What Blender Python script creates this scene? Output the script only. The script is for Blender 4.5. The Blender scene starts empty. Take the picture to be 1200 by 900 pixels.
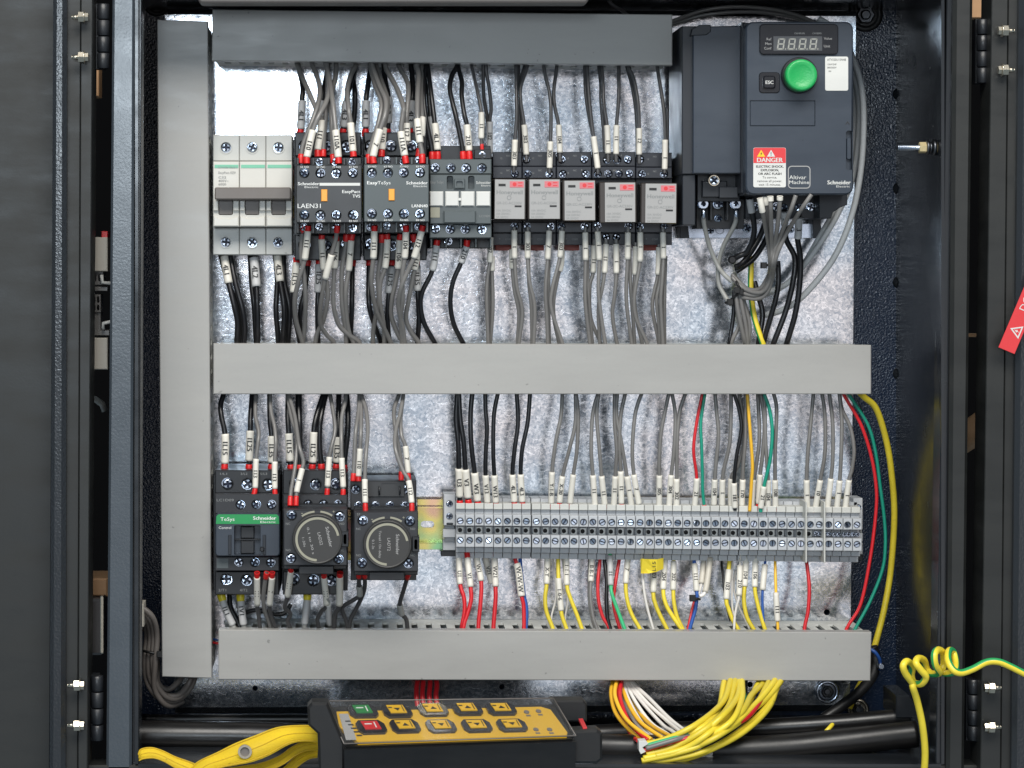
import bpy, bmesh, math, random
from mathutils import Vector, Matrix
from mathutils.geometry import tessellate_polygon
random.seed(7)
scene = bpy.context.scene
COL = scene.collection
# ------------------------------------------------------------------ scale
U = 0.00058          # metres per photo pixel on the mounting plate
D = 1.7              # camera distance from the plate
CX, CY = 420.0, 300.0
def S(d): return U * (D - d) / D
def P(px, py, d, ref=None):
    s = S(d if ref is None else ref)
    return Vector(((px - CX) * s, -d, (CY - py) * s))
# ------------------------------------------------------------------ camera, world, lamps, exposure
cam = bpy.data.cameras.new('camera'); co = bpy.data.objects.new('camera', cam); COL.objects.link(co)
co.location = (0, -D, 0); co.rotation_euler = (math.radians(90), 0, 0)
cam.sensor_width = 36; cam.lens = 36 * D / (1200 * U)
cam.shift_x = (600 - CX) / 1200; cam.shift_y = -(450 - CY) / 1200
cam.clip_start = 0.05; cam.clip_end = 60
scene.camera = co
scene.view_settings.view_transform = 'Standard'; scene.view_settings.look = 'None'
scene.view_settings.exposure = 0.0; scene.view_settings.gamma = 1
try: scene.view_settings.use_curve_mapping = False
except Exception: pass
scene.cycles.use_denoising = True
scene.cycles.max_bounces = 6
world = bpy.data.worlds.new('World'); scene.world = world; world.use_nodes = True
bg = world.node_tree.nodes['Background']; bg.inputs[0].default_value = (0.69, 0.86, 1.0, 1); bg.inputs[1].default_value = 0.34
def lamp(name, loc, target, sx, sy, power, col):
    l = bpy.data.lights.new(name, 'AREA'); l.shape = 'RECTANGLE'; l.size = sx; l.size_y = sy; l.energy = power; l.color = col
    o = bpy.data.objects.new(name, l); COL.objects.link(o); o.location = loc
    o.rotation_euler = (Vector(target) - Vector(loc)).to_track_quat('-Z', 'Y').to_euler()
    return o
lamp('ceiling_lamp', (0.05, -1.85, 1.62), (0.1, 0, -0.1), 2.2, 0.95, 84, (1.0, 0.965, 0.91))
lamp('window_lamp', (-0.325, -2.6, 0.295), (-0.12, 0, 0.1), 0.45, 0.31, 11, (0.80, 0.91, 1.0))
lamp('hall_lamp', (0.45, -3.4, -0.35), (0.12, 0, -0.1), 1.5, 1.5, 6.6, (1.0, 0.92, 0.89))
# ------------------------------------------------------------------ materials
def lin(r, g=None, b=None):
    if g is None: g = b = r
    f = lambda c: (c / 255 / 12.92) if c / 255 <= 0.04045 else ((c / 255 + 0.055) / 1.055) ** 2.4
    return (f(r), f(g), f(b), 1)
MATS = {}
def mat(name, col, rough=0.5, metal=0.0, grain=0.06, scale=900, bump=0.0, bscale=1500, spec=0.5, coat=0.0, rvar=0.12, trans=0.0, alpha=None):
    m = bpy.data.materials.new(name); m.use_nodes = True; nt = m.node_tree; N = nt.nodes; L = nt.links
    p = N['Principled BSDF']
    p.inputs['Metallic'].default_value = metal
    p.inputs['Specular IOR Level'].default_value = spec
    p.inputs['Coat Weight'].default_value = coat
    p.inputs['Transmission Weight'].default_value = trans
    tc = N.new('ShaderNodeTexCoord')
    geo = N.new('ShaderNodeNewGeometry')
    n = N.new('ShaderNodeTexNoise'); n.inputs['Scale'].default_value = scale; n.inputs['Detail'].default_value = 4
    L.new(geo.outputs['Position'], n.inputs['Vector'])
    n2 = N.new('ShaderNodeTexNoise'); n2.inputs['Scale'].default_value = scale * 0.06; n2.inputs['Detail'].default_value = 5
    L.new(geo.outputs['Position'], n2.inputs['Vector'])
    ad = N.new('ShaderNodeMath'); ad.operation = 'ADD'; L.new(n.outputs[0], ad.inputs[0]); L.new(n2.outputs[0], ad.inputs[1])
    mr = N.new('ShaderNodeMapRange'); mr.inputs[1].default_value = 0.6; mr.inputs[2].default_value = 1.4
    mr.inputs[3].default_value = 1 - grain; mr.inputs[4].default_value = 1 + grain
    L.new(ad.outputs[0], mr.inputs[0])
    mx = N.new('ShaderNodeVectorMath'); mx.operation = 'SCALE'; mx.inputs[0].default_value = col[:3]
    L.new(mr.outputs[0], mx.inputs['Scale']); L.new(mx.outputs[0], p.inputs['Base Color'])
    rr = N.new('ShaderNodeMapRange'); rr.inputs[1].default_value = 0.3; rr.inputs[2].default_value = 0.7
    rr.inputs[3].default_value = max(0.02, rough - rvar * rough); rr.inputs[4].default_value = min(1, rough + rvar * rough)
    L.new(n2.outputs[0], rr.inputs[0]); L.new(rr.outputs[0], p.inputs['Roughness'])
    if bump:
        nb = N.new('ShaderNodeTexNoise'); nb.inputs['Scale'].default_value = bscale; nb.inputs['Detail'].default_value = 2
        L.new(geo.outputs['Position'], nb.inputs['Vector'])
        b = N.new('ShaderNodeBump'); b.inputs['Strength'].default_value = bump; b.inputs['Distance'].default_value = 0.0006
        L.new(nb.outputs[0], b.inputs['Height']); L.new(b.outputs[0], p.inputs['Normal'])
    MATS[name] = m
    return m
mat('duct_plastic', lin(160, 159, 156), 0.42, grain=0.02, scale=500, spec=0.4)
mat('duct_wall_lit', lin(200, 201, 196), 0.5, grain=0.03)  # walls paler than the cover: light from above put into the colour
mat('breaker_plastic', lin(184, 185, 181), 0.4, grain=0.02)
mat('breaker_white', lin(202, 200, 193), 0.4, grain=0.02)
mat('toggle_brown', lin(108, 102, 98), 0.45, grain=0.03)
mat('black_plastic', lin(32, 34, 38), 0.42, grain=0.06)
mat('charcoal', lin(54, 55, 57), 0.42, grain=0.05)
mat('greygreen', lin(80, 87, 89), 0.45, grain=0.04)
mat('dark_block', lin(42, 43, 47), 0.45, grain=0.05)
mat('dial_grey', lin(53, 52, 51), 0.45, grain=0.04)
mat('drive_blue', lin(51, 59, 70), 0.4, grain=0.03, bump=0.03, bscale=4000)
mat('drive_dark', lin(31, 35, 42), 0.45, grain=0.05)
mat('display_black', lin(28, 29, 34), 0.2, grain=0.03)
mat('display_grey', lin(70, 72, 76), 0.35, grain=0.03)
mat('segment', lin(158, 158, 152), 0.5)
mat('knob_green', lin(34, 160, 84), 0.35, grain=0.05, scale=700, bump=0.25, bscale=900)
mat('orange_flag', lin(238, 160, 58), 0.4)
mat('print_white', lin(225, 226, 224), 0.6)
mat('print_black', lin(34, 34, 36), 0.6)
mat('print_grey', lin(130, 132, 132), 0.6)
mat('print_olive', lin(150, 148, 132), 0.6)
mat('label_white', lin(208, 208, 204), 0.5, grain=0.02)
mat('label_red', lin(208, 54, 58), 0.45, grain=0.02)
mat('label_pink', lin(200, 112, 118), 0.5)
mat('label_grey', lin(158, 157, 156), 0.45, grain=0.03)
mat('warn_yellow', lin(240, 190, 40), 0.45)
mat('green_band', lin(30, 138, 76), 0.4)
mat('green_pale', lin(118, 186, 158), 0.5)
mat('smoke_case', lin(52, 48, 46), 0.14, grain=0.04, coat=0.4)
mat('socket_black', lin(38, 41, 49), 0.4, grain=0.05)
mat('brick_clip', lin(140, 52, 40), 0.45)
mat('ferrule_red', lin(206, 34, 34), 0.35, grain=0.04)
mat('ferrule_yellow', lin(226, 208, 48), 0.4)
mat('sleeve_white', lin(220, 216, 206), 0.5, grain=0.03)
mat('sleeve_grey', lin(190, 190, 190), 0.5, grain=0.03)
mat('wire_grey', lin(116, 114, 112), 0.3, grain=0.04)
mat('wire_dark', lin(74, 73, 74), 0.3, grain=0.04)
mat('wire_black', lin(23, 23, 26), 0.3, grain=0.05)
mat('wire_light', lin(160, 160, 156), 0.42, grain=0.04)
mat('wire_red', lin(204, 34, 42), 0.35)
mat('wire_yellow', lin(232, 209, 60), 0.38)
mat('wire_orange', lin(240, 186, 52), 0.38)
mat('wire_teal', lin(22, 140, 116), 0.38)
mat('wire_green', lin(60, 178, 120), 0.38)
mat('wire_white', lin(220, 216, 210), 0.42)
mat('wire_blue', lin(40, 84, 158), 0.38)
mat('stripe_green', lin(40, 150, 84), 0.38)
mat('terminal_grey', lin(180, 183, 187), 0.45, grain=0.03)
mat('terminal_cream', lin(194, 194, 189), 0.5, grain=0.03)
mat('socket_hole', lin(20, 20, 22), 0.6)
mat('zinc', lin(196, 206, 222), 0.26, 1.0, grain=0.15)
mat('screw_recess_shade', lin(30, 38, 62), 0.5, 0.0, grain=0.1)  # shade inside the screw cross and slot painted in as dark blue
mat('nickel', lin(200, 190, 172), 0.25, 1.0, grain=0.1)
mat('brass', lin(214, 196, 150), 0.42, 0.5, grain=0.1)
mat('steel_dark', lin(90, 92, 96), 0.35, 1.0, grain=0.1)
mat('rubber', lin(21, 21, 22), 0.5, grain=0.08, bump=0.08, bscale=1200)
mat('hose', lin(18, 17, 17), 0.4, grain=0.1, bump=0.06, bscale=500)
mat('strap_yellow', lin(218, 184, 30), 0.8, grain=0.08, bump=0.5, bscale=1500)
mat('strap_edge', lin(196, 160, 16), 0.6, grain=0.25, scale=1600)
mat('panel_yellow', lin(212, 166, 34), 0.35, grain=0.03)
mat('button_red', lin(190, 40, 44), 0.35)
mat('button_green', lin(44, 120, 66), 0.35)
mat('wood_tan', lin(170, 132, 96), 0.6, grain=0.15, scale=120)
mat('beige_plastic', lin(196, 190, 178), 0.5)
mat('braid', lin(182, 186, 188), 0.5, grain=0.1, bump=0.5, bscale=1800)
mat('gloss_paint', lin(34, 37, 41), 0.22, grain=0.05, bump=0.015, bscale=500)
mat('door_paint', lin(33, 34, 33), 0.5, grain=0.03, bump=0.04, bscale=900)
mat('dark_wall', lin(8, 8, 9), 0.9, spec=0.05, grain=0.2, scale=20)
# small differences from one wire, sleeve or ferrule to the next
for nm in list(MATS):
    if nm.startswith(('wire_', 'sleeve_', 'ferrule_', 'terminal_')):
        nt = MATS[nm].node_tree; p = nt.nodes['Principled BSDF']; src = p.inputs['Base Color'].links[0].from_socket
        oi = nt.nodes.new('ShaderNodeObjectInfo'); mr = nt.nodes.new('ShaderNodeMapRange'); k = 0.16 if nm.startswith('wire_') else 0.07
        mr.inputs[3].default_value = 1 - k; mr.inputs[4].default_value = 1 + k * .6
        nt.links.new(oi.outputs['Random'], mr.inputs[0]); vm = nt.nodes.new('ShaderNodeVectorMath'); vm.operation = 'SCALE'
        nt.links.new(src, vm.inputs[0]); nt.links.new(mr.outputs[0], vm.inputs['Scale']); nt.links.new(vm.outputs[0], p.inputs['Base Color'])
# scuffs, specks and handling marks on the trunking, doors and drive
def wear(nm, speck, smear):
    nt = MATS[nm].node_tree; N = nt.nodes; L = nt.links; p = N['Principled BSDF']; src = p.inputs['Base Color'].links[0].from_socket
    geo = N.new('ShaderNodeNewGeometry')
    a = N.new('ShaderNodeTexNoise'); a.inputs['Scale'].default_value = 210; a.inputs['Detail'].default_value = 2; L.new(geo.outputs['Position'], a.inputs['Vector'])
    m1 = N.new('ShaderNodeMapRange'); m1.inputs[1].default_value = 0.735; m1.inputs[2].default_value = 0.77; m1.inputs[3].default_value = 1; m1.inputs[4].default_value = 1 - speck; L.new(a.outputs[0], m1.inputs[0])
    mp = N.new('ShaderNodeMapping'); mp.inputs['Rotation'].default_value = (0, 0.5, 0); mp.inputs['Scale'].default_value = (1, 1, 5); L.new(geo.outputs['Position'], mp.inputs[0])
    b = N.new('ShaderNodeTexNoise'); b.inputs['Scale'].default_value = 9; b.inputs['Detail'].default_value = 6; b.inputs['Roughness'].default_value = 0.65; L.new(mp.outputs[0], b.inputs['Vector'])
    m2 = N.new('ShaderNodeMapRange'); m2.inputs[1].default_value = 0.35; m2.inputs[2].default_value = 0.7; m2.inputs[3].default_value = 1 - smear; m2.inputs[4].default_value = 1 + smear * .5; L.new(b.outputs[0], m2.inputs[0])
    mm = N.new('ShaderNodeMath'); mm.operation = 'MULTIPLY'; L.new(m1.outputs[0], mm.inputs[0]); L.new(m2.outputs[0], mm.inputs[1])
    vm = N.new('ShaderNodeVectorMath'); vm.operation = 'SCALE'; L.new(src, vm.inputs[0]); L.new(mm.outputs[0], vm.inputs['Scale']); L.new(vm.outputs[0], p.inputs['Base Color'])
    rs = p.inputs['Roughness'].links[0].from_socket; r2 = N.new('ShaderNodeMath'); r2.operation = 'MULTIPLY'; m3 = N.new('ShaderNodeMapRange'); m3.inputs[1].default_value = 0.35; m3.inputs[2].default_value = 0.7; m3.inputs[3].default_value = 0.75; m3.inputs[4].default_value = 1.25
    L.new(b.outputs[0], m3.inputs[0]); L.new(rs, r2.inputs[0]); L.new(m3.outputs[0], r2.inputs[1]); L.new(r2.outputs[0], p.inputs['Roughness'])
for nm, sp, sm in (('duct_plastic', .35, .07), ('door_paint', .3, .12), ('drive_blue', .25, .10), ('hose', .3, .2), ('rubber', .2, .2), ('breaker_plastic', .3, .05), ('breaker_white', .3, .05), ('wire_yellow', .35, .14), ('strap_yellow', .4, .18), ('label_white', .2, .05), ('black_plastic', .2, .15), ('gloss_paint', .3, .15)): wear(nm, sp, sm)
# powder coat with a coarse wrinkle
def powder(name, col, rough, strength, sc):
    m = mat(name, col, rough, grain=0.05); nt = m.node_tree; N = nt.nodes; L = nt.links
    geo = N.new('ShaderNodeNewGeometry')
    v = N.new('ShaderNodeTexNoise'); v.inputs['Scale'].default_value = sc; v.inputs['Detail'].default_value = 1; v.inputs['Roughness'].default_value = 0.5
    L.new(geo.outputs['Position'], v.inputs['Vector'])
    b = N.new('ShaderNodeBump'); b.inputs['Strength'].default_value = 1.0; b.inputs['Distance'].default_value = strength * 0.001
    L.new(v.outputs[0], b.inputs['Height']); L.new(b.outputs[0], N['Principled BSDF'].inputs['Normal'])
    return m
powder('powder_back', lin(28, 40, 60), 0.12, 0.36, 760)
powder('powder_jamb', lin(62, 69, 76), 0.26, 0.06, 640)
MATS['powder_jamb'].node_tree.nodes['Principled BSDF'].inputs['Specular IOR Level'].default_value = 0.65
powder('powder_edge', lin(40, 43, 47), 0.22, 0.16, 640)
# galvanised steel
def galvanised():
    m = bpy.data.materials.new('galvanised'); m.use_nodes = True; nt = m.node_tree; N = nt.nodes; L = nt.links
    p = N['Principled BSDF']; p.inputs['Metallic'].default_value = 0.9
    geo = N.new('ShaderNodeNewGeometry')
    nz = N.new('ShaderNodeTexNoise'); nz.inputs['Scale'].default_value = 160; nz.inputs['Detail'].default_value = 3
    L.new(geo.outputs['Position'], nz.inputs['Vector'])
    dv = N.new('ShaderNodeVectorMath'); dv.operation = 'MULTIPLY_ADD'; dv.inputs[1].default_value = (0.006,) * 3
    L.new(nz.outputs['Color'], dv.inputs[0]); L.new(geo.outputs['Position'], dv.inputs[2])
    vo = N.new('ShaderNodeTexVoronoi'); vo.inputs['Scale'].default_value = 135; L.new(dv.outputs[0], vo.inputs['Vector'])
    vo2 = N.new('ShaderNodeTexVoronoi'); vo2.inputs['Scale'].default_value = 620; L.new(dv.outputs[0], vo2.inputs['Vector'])
    fine = N.new('ShaderNodeTexNoise'); fine.inputs['Scale'].default_value = 620; fine.inputs['Detail'].default_value = 6; fine.inputs['Roughness'].default_value = 0.75
    fine.inputs['Distortion'].default_value = 1.2
    L.new(geo.outputs['Position'], fine.inputs['Vector'])
    sep = N.new('ShaderNodeSeparateColor'); L.new(vo.outputs['Color'], sep.inputs[0])
    sep2 = N.new('ShaderNodeSeparateColor'); L.new(vo2.outputs['Color'], sep2.inputs[0])
    big = N.new('ShaderNodeTexNoise'); big.inputs['Scale'].default_value = 16; big.inputs['Detail'].default_value = 3
    L.new(geo.outputs['Position'], big.inputs['Vector'])
    def mad(x, k, add=None, off=0.0):
        n = N.new('ShaderNodeMath'); n.operation = 'MULTIPLY_ADD'; L.new(x, n.inputs[0]); n.inputs[1].default_value = k
        if add is not None: L.new(add, n.inputs[2])
        else: n.inputs[2].default_value = off
        return n.outputs[0]
    a = mad(sep.outputs[0], 0.13, mad(sep2.outputs[1], 0.30, mad(fine.outputs[0], 0.95)))
    # hairline scratches and feathered crystal edges
    for ang, th in ((0.6, 0.655), (-0.9, 0.665), (2.1, 0.66), (0.05, 0.68)):
        mp = N.new('ShaderNodeMapping'); mp.inputs['Rotation'].default_value = (0, ang, 0); mp.inputs['Scale'].default_value = (1, 1, 14)
        L.new(dv.outputs[0], mp.inputs[0])
        sn = N.new('ShaderNodeTexNoise'); sn.inputs['Scale'].default_value = 75; sn.inputs['Detail'].default_value = 3; L.new(mp.outputs[0], sn.inputs['Vector'])
        ms = N.new('ShaderNodeMapRange'); ms.inputs[1].default_value = th; ms.inputs[2].default_value = th + 0.07; L.new(sn.outputs[0], ms.inputs[0])
        a = mad(ms.outputs[0], 0.42, a)
    cr = N.new('ShaderNodeValToRGB'); L.new(a, cr.inputs[0])
    e = cr.color_ramp.elements; e[0].position = 0.42; e[0].color = (0.28, 0.33, 0.39, 1); e[1].position = 1.0; e[1].color = (0.95, 0.96, 0.98, 1)
    k = cr.color_ramp.elements.new(0.68); k.color = (0.53, 0.555, 0.59, 1)
    mixc = N.new('ShaderNodeMix'); mixc.data_type = 'RGBA'; mixc.blend_type = 'MULTIPLY'; mixc.inputs[0].default_value = 0.7
    reflection_tint = N.new('ShaderNodeValToRGB'); t = reflection_tint.color_ramp.elements; t[0].position = 0.36; t[0].color = (0.80, 0.91, 1.0, 1); t[1].position = 0.62; t[1].color = (1.0, 0.93, 0.91, 1)  # warm and cool reflections painted in as broad colour patches
    L.new(big.outputs[0], reflection_tint.inputs[0]); L.new(cr.outputs[0], mixc.inputs[6]); L.new(reflection_tint.outputs[0], mixc.inputs[7])
    L.new(mixc.outputs[2], p.inputs['Base Color'])
    r = N.new('ShaderNodeMapRange'); r.inputs[1].default_value = 0.4; r.inputs[2].default_value = 1.0; r.inputs[3].default_value = 0.08; r.inputs[4].default_value = 0.16
    L.new(a, r.inputs[0]); L.new(r.outputs[0], p.inputs['Roughness'])
    bu = N.new('ShaderNodeBump'); bu.inputs['Strength'].default_value = 0.3; bu.inputs['Distance'].default_value = 0.00007
    L.new(a, bu.inputs['Height']); L.new(bu.outputs[0], p.inputs['Normal'])
    MATS['galvanised'] = m
galvanised()
# yellow chromate rail: iridescent bands
def chromate():
    m = mat('chromate', lin(200, 190, 120), 0.28, 0.9, grain=0.1); nt = m.node_tree; N = nt.nodes; L = nt.links
    geo = N.new('ShaderNodeNewGeometry'); n = N.new('ShaderNodeTexNoise'); n.inputs['Scale'].default_value = 45; n.inputs['Detail'].default_value = 2
    L.new(geo.outputs['Position'], n.inputs['Vector'])
    c = N.new('ShaderNodeValToRGB'); e = c.color_ramp.elements
    e[0].position = 0.3; e[0].color = lin(150, 200, 150); e[1].position = 0.7; e[1].color = lin(216, 160, 160)
    x = e.new(0.5); x.color = lin(226, 210, 130)
    L.new(n.outputs[0], c.inputs[0]); L.new(c.outputs[0], N['Principled BSDF'].inputs['Base Color'])
chromate()
# clear cover
def clear(name, col, rough, alpha):
    m = bpy.data.materials.new(name); m.use_nodes = True; p = m.node_tree.nodes['Principled BSDF']
    p.inputs['Base Color'].default_value = col; p.inputs['Roughness'].default_value = rough; p.inputs['Alpha'].default_value = alpha
    MATS[name] = m
clear('clear_film', (0.3, 0.3, 0.3, 1), 0.1, 0.06)
# ------------------------------------------------------------------ object helpers
def worg(o):
    v = Vector((0, 0, 0))
    while o is not None: v += o.location; o = o.parent
    return v
def tag(o, label=None, cat=None, group=None, kind=None):
    if label: o['label'] = label
    if cat: o['category'] = cat
    if group: o['group'] = group
    if kind: o['kind'] = kind
    return o
def thing(name, label, cat, loc, group=None):
    o = bpy.data.objects.new(name, None); o.empty_display_size = 0.01; COL.objects.link(o); o.location = loc
    return tag(o, label, cat, group)
def link(name, me, parent, loc=(0, 0, 0)):
    o = bpy.data.objects.new(name, me); COL.objects.link(o); o.location = loc
    if parent is not None: o.parent = parent
    return o
def copy_tree(o, loc, parent=None):
    c = o.copy(); COL.objects.link(c); c.parent = parent
    if loc is not None: c.location = loc
    for ch in o.children: copy_tree(ch, None, c)
    return c
def rrect(x0, y0, x1, y1, r=2, n=3):
    r = min(r, (x1 - x0) / 2 - 1e-4, (y1 - y0) / 2 - 1e-4)
    if r <= 0: return [(x0, y0), (x1, y0), (x1, y1), (x0, y1)]
    out = []
    for cx, cy, a in ((x1 - r, y0 + r, -90), (x1 - r, y1 - r, 0), (x0 + r, y1 - r, 90), (x0 + r, y0 + r, 180)):
        for i in range(n + 1):
            t = math.radians(a + 90 * i / n); out.append((cx + r * math.cos(t), cy + r * math.sin(t)))
    return out
def circ(cx, cy, r, n=16, ry=None):
    ry = ry or r
    return [(cx + r * math.cos(2 * math.pi * i / n), cy + ry * math.sin(2 * math.pi * i / n)) for i in range(n)]
def inset(poly, b):
    n = len(poly); A = sum(poly[i][0] * poly[(i + 1) % n][1] - poly[(i + 1) % n][0] * poly[i][1] for i in range(n))
    sg = 1 if A > 0 else -1; out = []
    for i in range(n):
        p, q, s = Vector(poly[i - 1]), Vector(poly[i]), Vector(poly[(i + 1) % n])
        e1 = (q - p).normalized(); e2 = (s - q).normalized()
        n1 = Vector((-e1.y, e1.x)) * sg; n2 = Vector((-e2.y, e2.x)) * sg
        m = n1 + n2
        if m.length < 1e-6: m = n1
        m = m / max(0.3, m.dot(n1)); q = q + m * b
        out.append((q.x, q.y))
    return out
class MB:
    def __init__(s, fmap=None): s.v = []; s.f = []; s.fmap = fmap or P
    def face(s, idx, m=0, sm=False): s.f.append((tuple(idx), m, sm))
    def ring(s, poly, d, ref):
        i = len(s.v); s.v += [s.fmap(x, y, d, ref) for x, y in poly]; return list(range(i, i + len(poly)))
    def bridge(s, a, b, m=0, sm=False):
        n = len(a)
        for i in range(n): s.face((a[i], a[(i + 1) % n], b[(i + 1) % n], b[i]), m, sm)
    def prism(s, poly, d0, d1, bev=0, holes=(), m=0, hm=None, ref=None, back=True):
        ref = d1 if ref is None else ref
        base = s.ring(poly, d0, ref)
        if bev:
            sh = s.ring(poly, d1 - bev * U, ref); s.bridge(base, sh, m)
            tp = inset(poly, bev); top = s.ring(tp, d1, ref); s.bridge(sh, top, m)
        else:
            tp = poly; top = s.ring(tp, d1, ref); s.bridge(base, top, m)
        if back and not any(fl is None for h, fl in holes): s.face(base[::-1], m)
        if not holes: s.face(top, m); return
        idx = list(top); loops = [[Vector((x, y, 0)) for x, y in tp]]
        for h, fl in holes:
            r = s.ring(h, d1, ref); idx += r; loops.append([Vector((x, y, 0)) for x, y in h])
            if fl is not None:
                r2 = s.ring(h, fl, ref); s.bridge(r, r2, m if hm is None else hm); s.face(r2, m if hm is None else hm)
            else:
                r2 = s.ring(h, d0, ref); s.bridge(r, r2, m if hm is None else hm)
        for t in tessellate_polygon(loops): s.face([idx[k] for k in t], m)
    def box(s, x0, y0, x1, y1, d0, d1, bev=0, holes=(), m=0, r=0, hm=None, ref=None):
        s.prism(rrect(x0, y0, x1, y1, r) if r else [(x0, y0), (x1, y0), (x1, y1), (x0, y1)], d0, d1, bev, holes, m, hm, ref)
    def quad(s, pts, d, m=0): s.face(s.ring(pts, d, d), m)
    def lathe(s, cx, cy, prof, n=24, m=0, sm=True, ref=None):
        ref = max(p[1] for p in prof) if ref is None else ref; prev = None
        for r, d in prof:
            k = s.ring(circ(cx, cy, max(r, 0.01), n), d, ref)
            if prev: s.bridge(prev, k, m, sm)
            else: s.face(k, m)
            prev = k
        s.face(prev, m)
    def annulus(s, cx, cy, r0, r1, d0, d1, a0=0, a1=360, n=32, m=0):
        full = abs(a1 - a0) >= 360; st = []
        for i in range(n + (0 if full else 1)):
            t = math.radians(a0 + (a1 - a0) * i / n); c, q = math.cos(t), math.sin(t)
            st.append(s.ring([(cx + r0 * c, cy + r0 * q), (cx + r1 * c, cy + r1 * q)], d1, d1) + s.ring([(cx + r1 * c, cy + r1 * q), (cx + r0 * c, cy + r0 * q)], d0, d1))
        for i in range(n):
            a, b = st[i], st[(i + 1) % len(st)]; s.bridge(a, b, m)
        if not full: s.face(st[0], m); s.face(st[-1], m)
    def tube(s, pts, rad, n=8, m=0, cap=True, stripe=None):
        T = []
        for i in range(len(pts)):
            t = (pts[min(i + 1, len(pts) - 1)] - pts[max(i - 1, 0)]); T.append(t.normalized() if t.length > 1e-9 else Vector((0, 0, 1)))
        up = Vector((0, -1, 0)); 
        if abs(T[0].dot(up)) > 0.9: up = Vector((1, 0, 0))
        nrm = (up - T[0] * up.dot(T[0])).normalized(); prev = None
        for i, p in enumerate(pts):
            nrm = nrm - T[i] * nrm.dot(T[i])
            nrm = nrm.normalized() if nrm.length > 1e-6 else Vector((0, -1, 0))
            bn = T[i].cross(nrm); r = rad[i] if isinstance(rad, (list, tuple)) else rad
            k = len(s.v)
            for j in range(n):
                a = 2 * math.pi * j / n; s.v.append(p + nrm * (r * math.cos(a)) + bn * (r * math.sin(a)))
            k = list(range(k, k + n))
            if prev:
                for j in range(n):
                    mm = m
                    if stripe and j in stripe[1]: mm = stripe[0]
                    s.face((prev[j], prev[(j + 1) % n], k[(j + 1) % n], k[j]), mm, True)
            elif cap: s.face(k[::-1], m)
            prev = k
        if cap: s.face(prev, m)
    def mesh(s, name, mats, off=Vector((0, 0, 0)), fix=True):
        me = bpy.data.meshes.new(name)
        me.from_pydata([tuple(v - off) for v in s.v], [], [f[0] for f in s.f])
        for x in mats: me.materials.append(MATS[x])
        me.polygons.foreach_set('material_index', [f[1] for f in s.f])
        me.polygons.foreach_set('use_smooth', [f[2] for f in s.f])
        if fix:
            b = bmesh.new(); b.from_mesh(me); bmesh.ops.recalc_face_normals(b, faces=b.faces); b.to_mesh(me); b.free()
        me.update(); return me
    def build(s, name, mats, parent=None, loc=None):
        if isinstance(mats, str): mats = [mats]
        if parent is None:
            loc = s.v[0].copy() if loc is None else Vector(loc)
            return link(name, s.mesh(name, mats, loc), None, loc)
        return link(name, s.mesh(name, mats, worg(parent)), parent)
# ------------------------------------------------------------------ lettering
TXT = {}
def make_texts(strings):
    obs = []
    for t in strings:
        if t in TXT: continue
        c = bpy.data.curves.new('lettering', 'FONT'); c.body = t; c.resolution_u = 2; c.size = 1
        o = bpy.data.objects.new('lettering', c); COL.objects.link(o); obs.append((t, o)); TXT[t] = None
    dg = bpy.context.evaluated_depsgraph_get(); dg.update()
    for t, o in obs:
        me = bpy.data.meshes.new_from_object(o.evaluated_get(dg))
        vs = [(v.co.x, v.co.y) for v in me.vertices]; fs = [tuple(p.vertices) for p in me.polygons]
        if vs:
            x0 = min(v[0] for v in vs); x1 = max(v[0] for v in vs)
        else: x0 = x1 = 0
        TXT[t] = ([((x - x0) / 0.70, y / 0.70) for x, y in vs], fs, (x1 - x0) / 0.70)
        bpy.data.meshes.remove(me); c = o.data; bpy.data.objects.remove(o); bpy.data.curves.remove(c)
def letter(parent, t, x, y, d, h, m='print_white', al='L', w=None, rot=0, bold=0, name='lettering', fmap=None, mb=None, mi=0):
    """text, baseline at (x, y) photo px, cap height h px, sits 0.1 mm proud of depth d"""
    if t not in TXT: make_texts([t])
    vs, fs, tw = TXT[t]; sx = h if w is None else w / max(tw, 1e-6)
    wd = tw * sx; ox = {'L': 0, 'C': -wd / 2, 'R': -wd}[al]; b = mb or MB(fmap)
    a = math.radians(rot); ca, sa = math.cos(a), math.sin(a)
    for k in range(2 if bold else 1):
        o = len(b.v); dd = d + 0.0001 + 0.00003 * k; bx = bold * k
        for vx, vy in vs:
            lx, ly = vx * sx + ox + bx, -vy * h
            b.v.append(b.fmap(x + lx * ca - ly * sa, y + lx * sa + ly * ca, dd, d))
        for f in fs: b.face([o + i for i in f], mi)
    if mb is None: return b.build(name, [m], parent)
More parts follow.
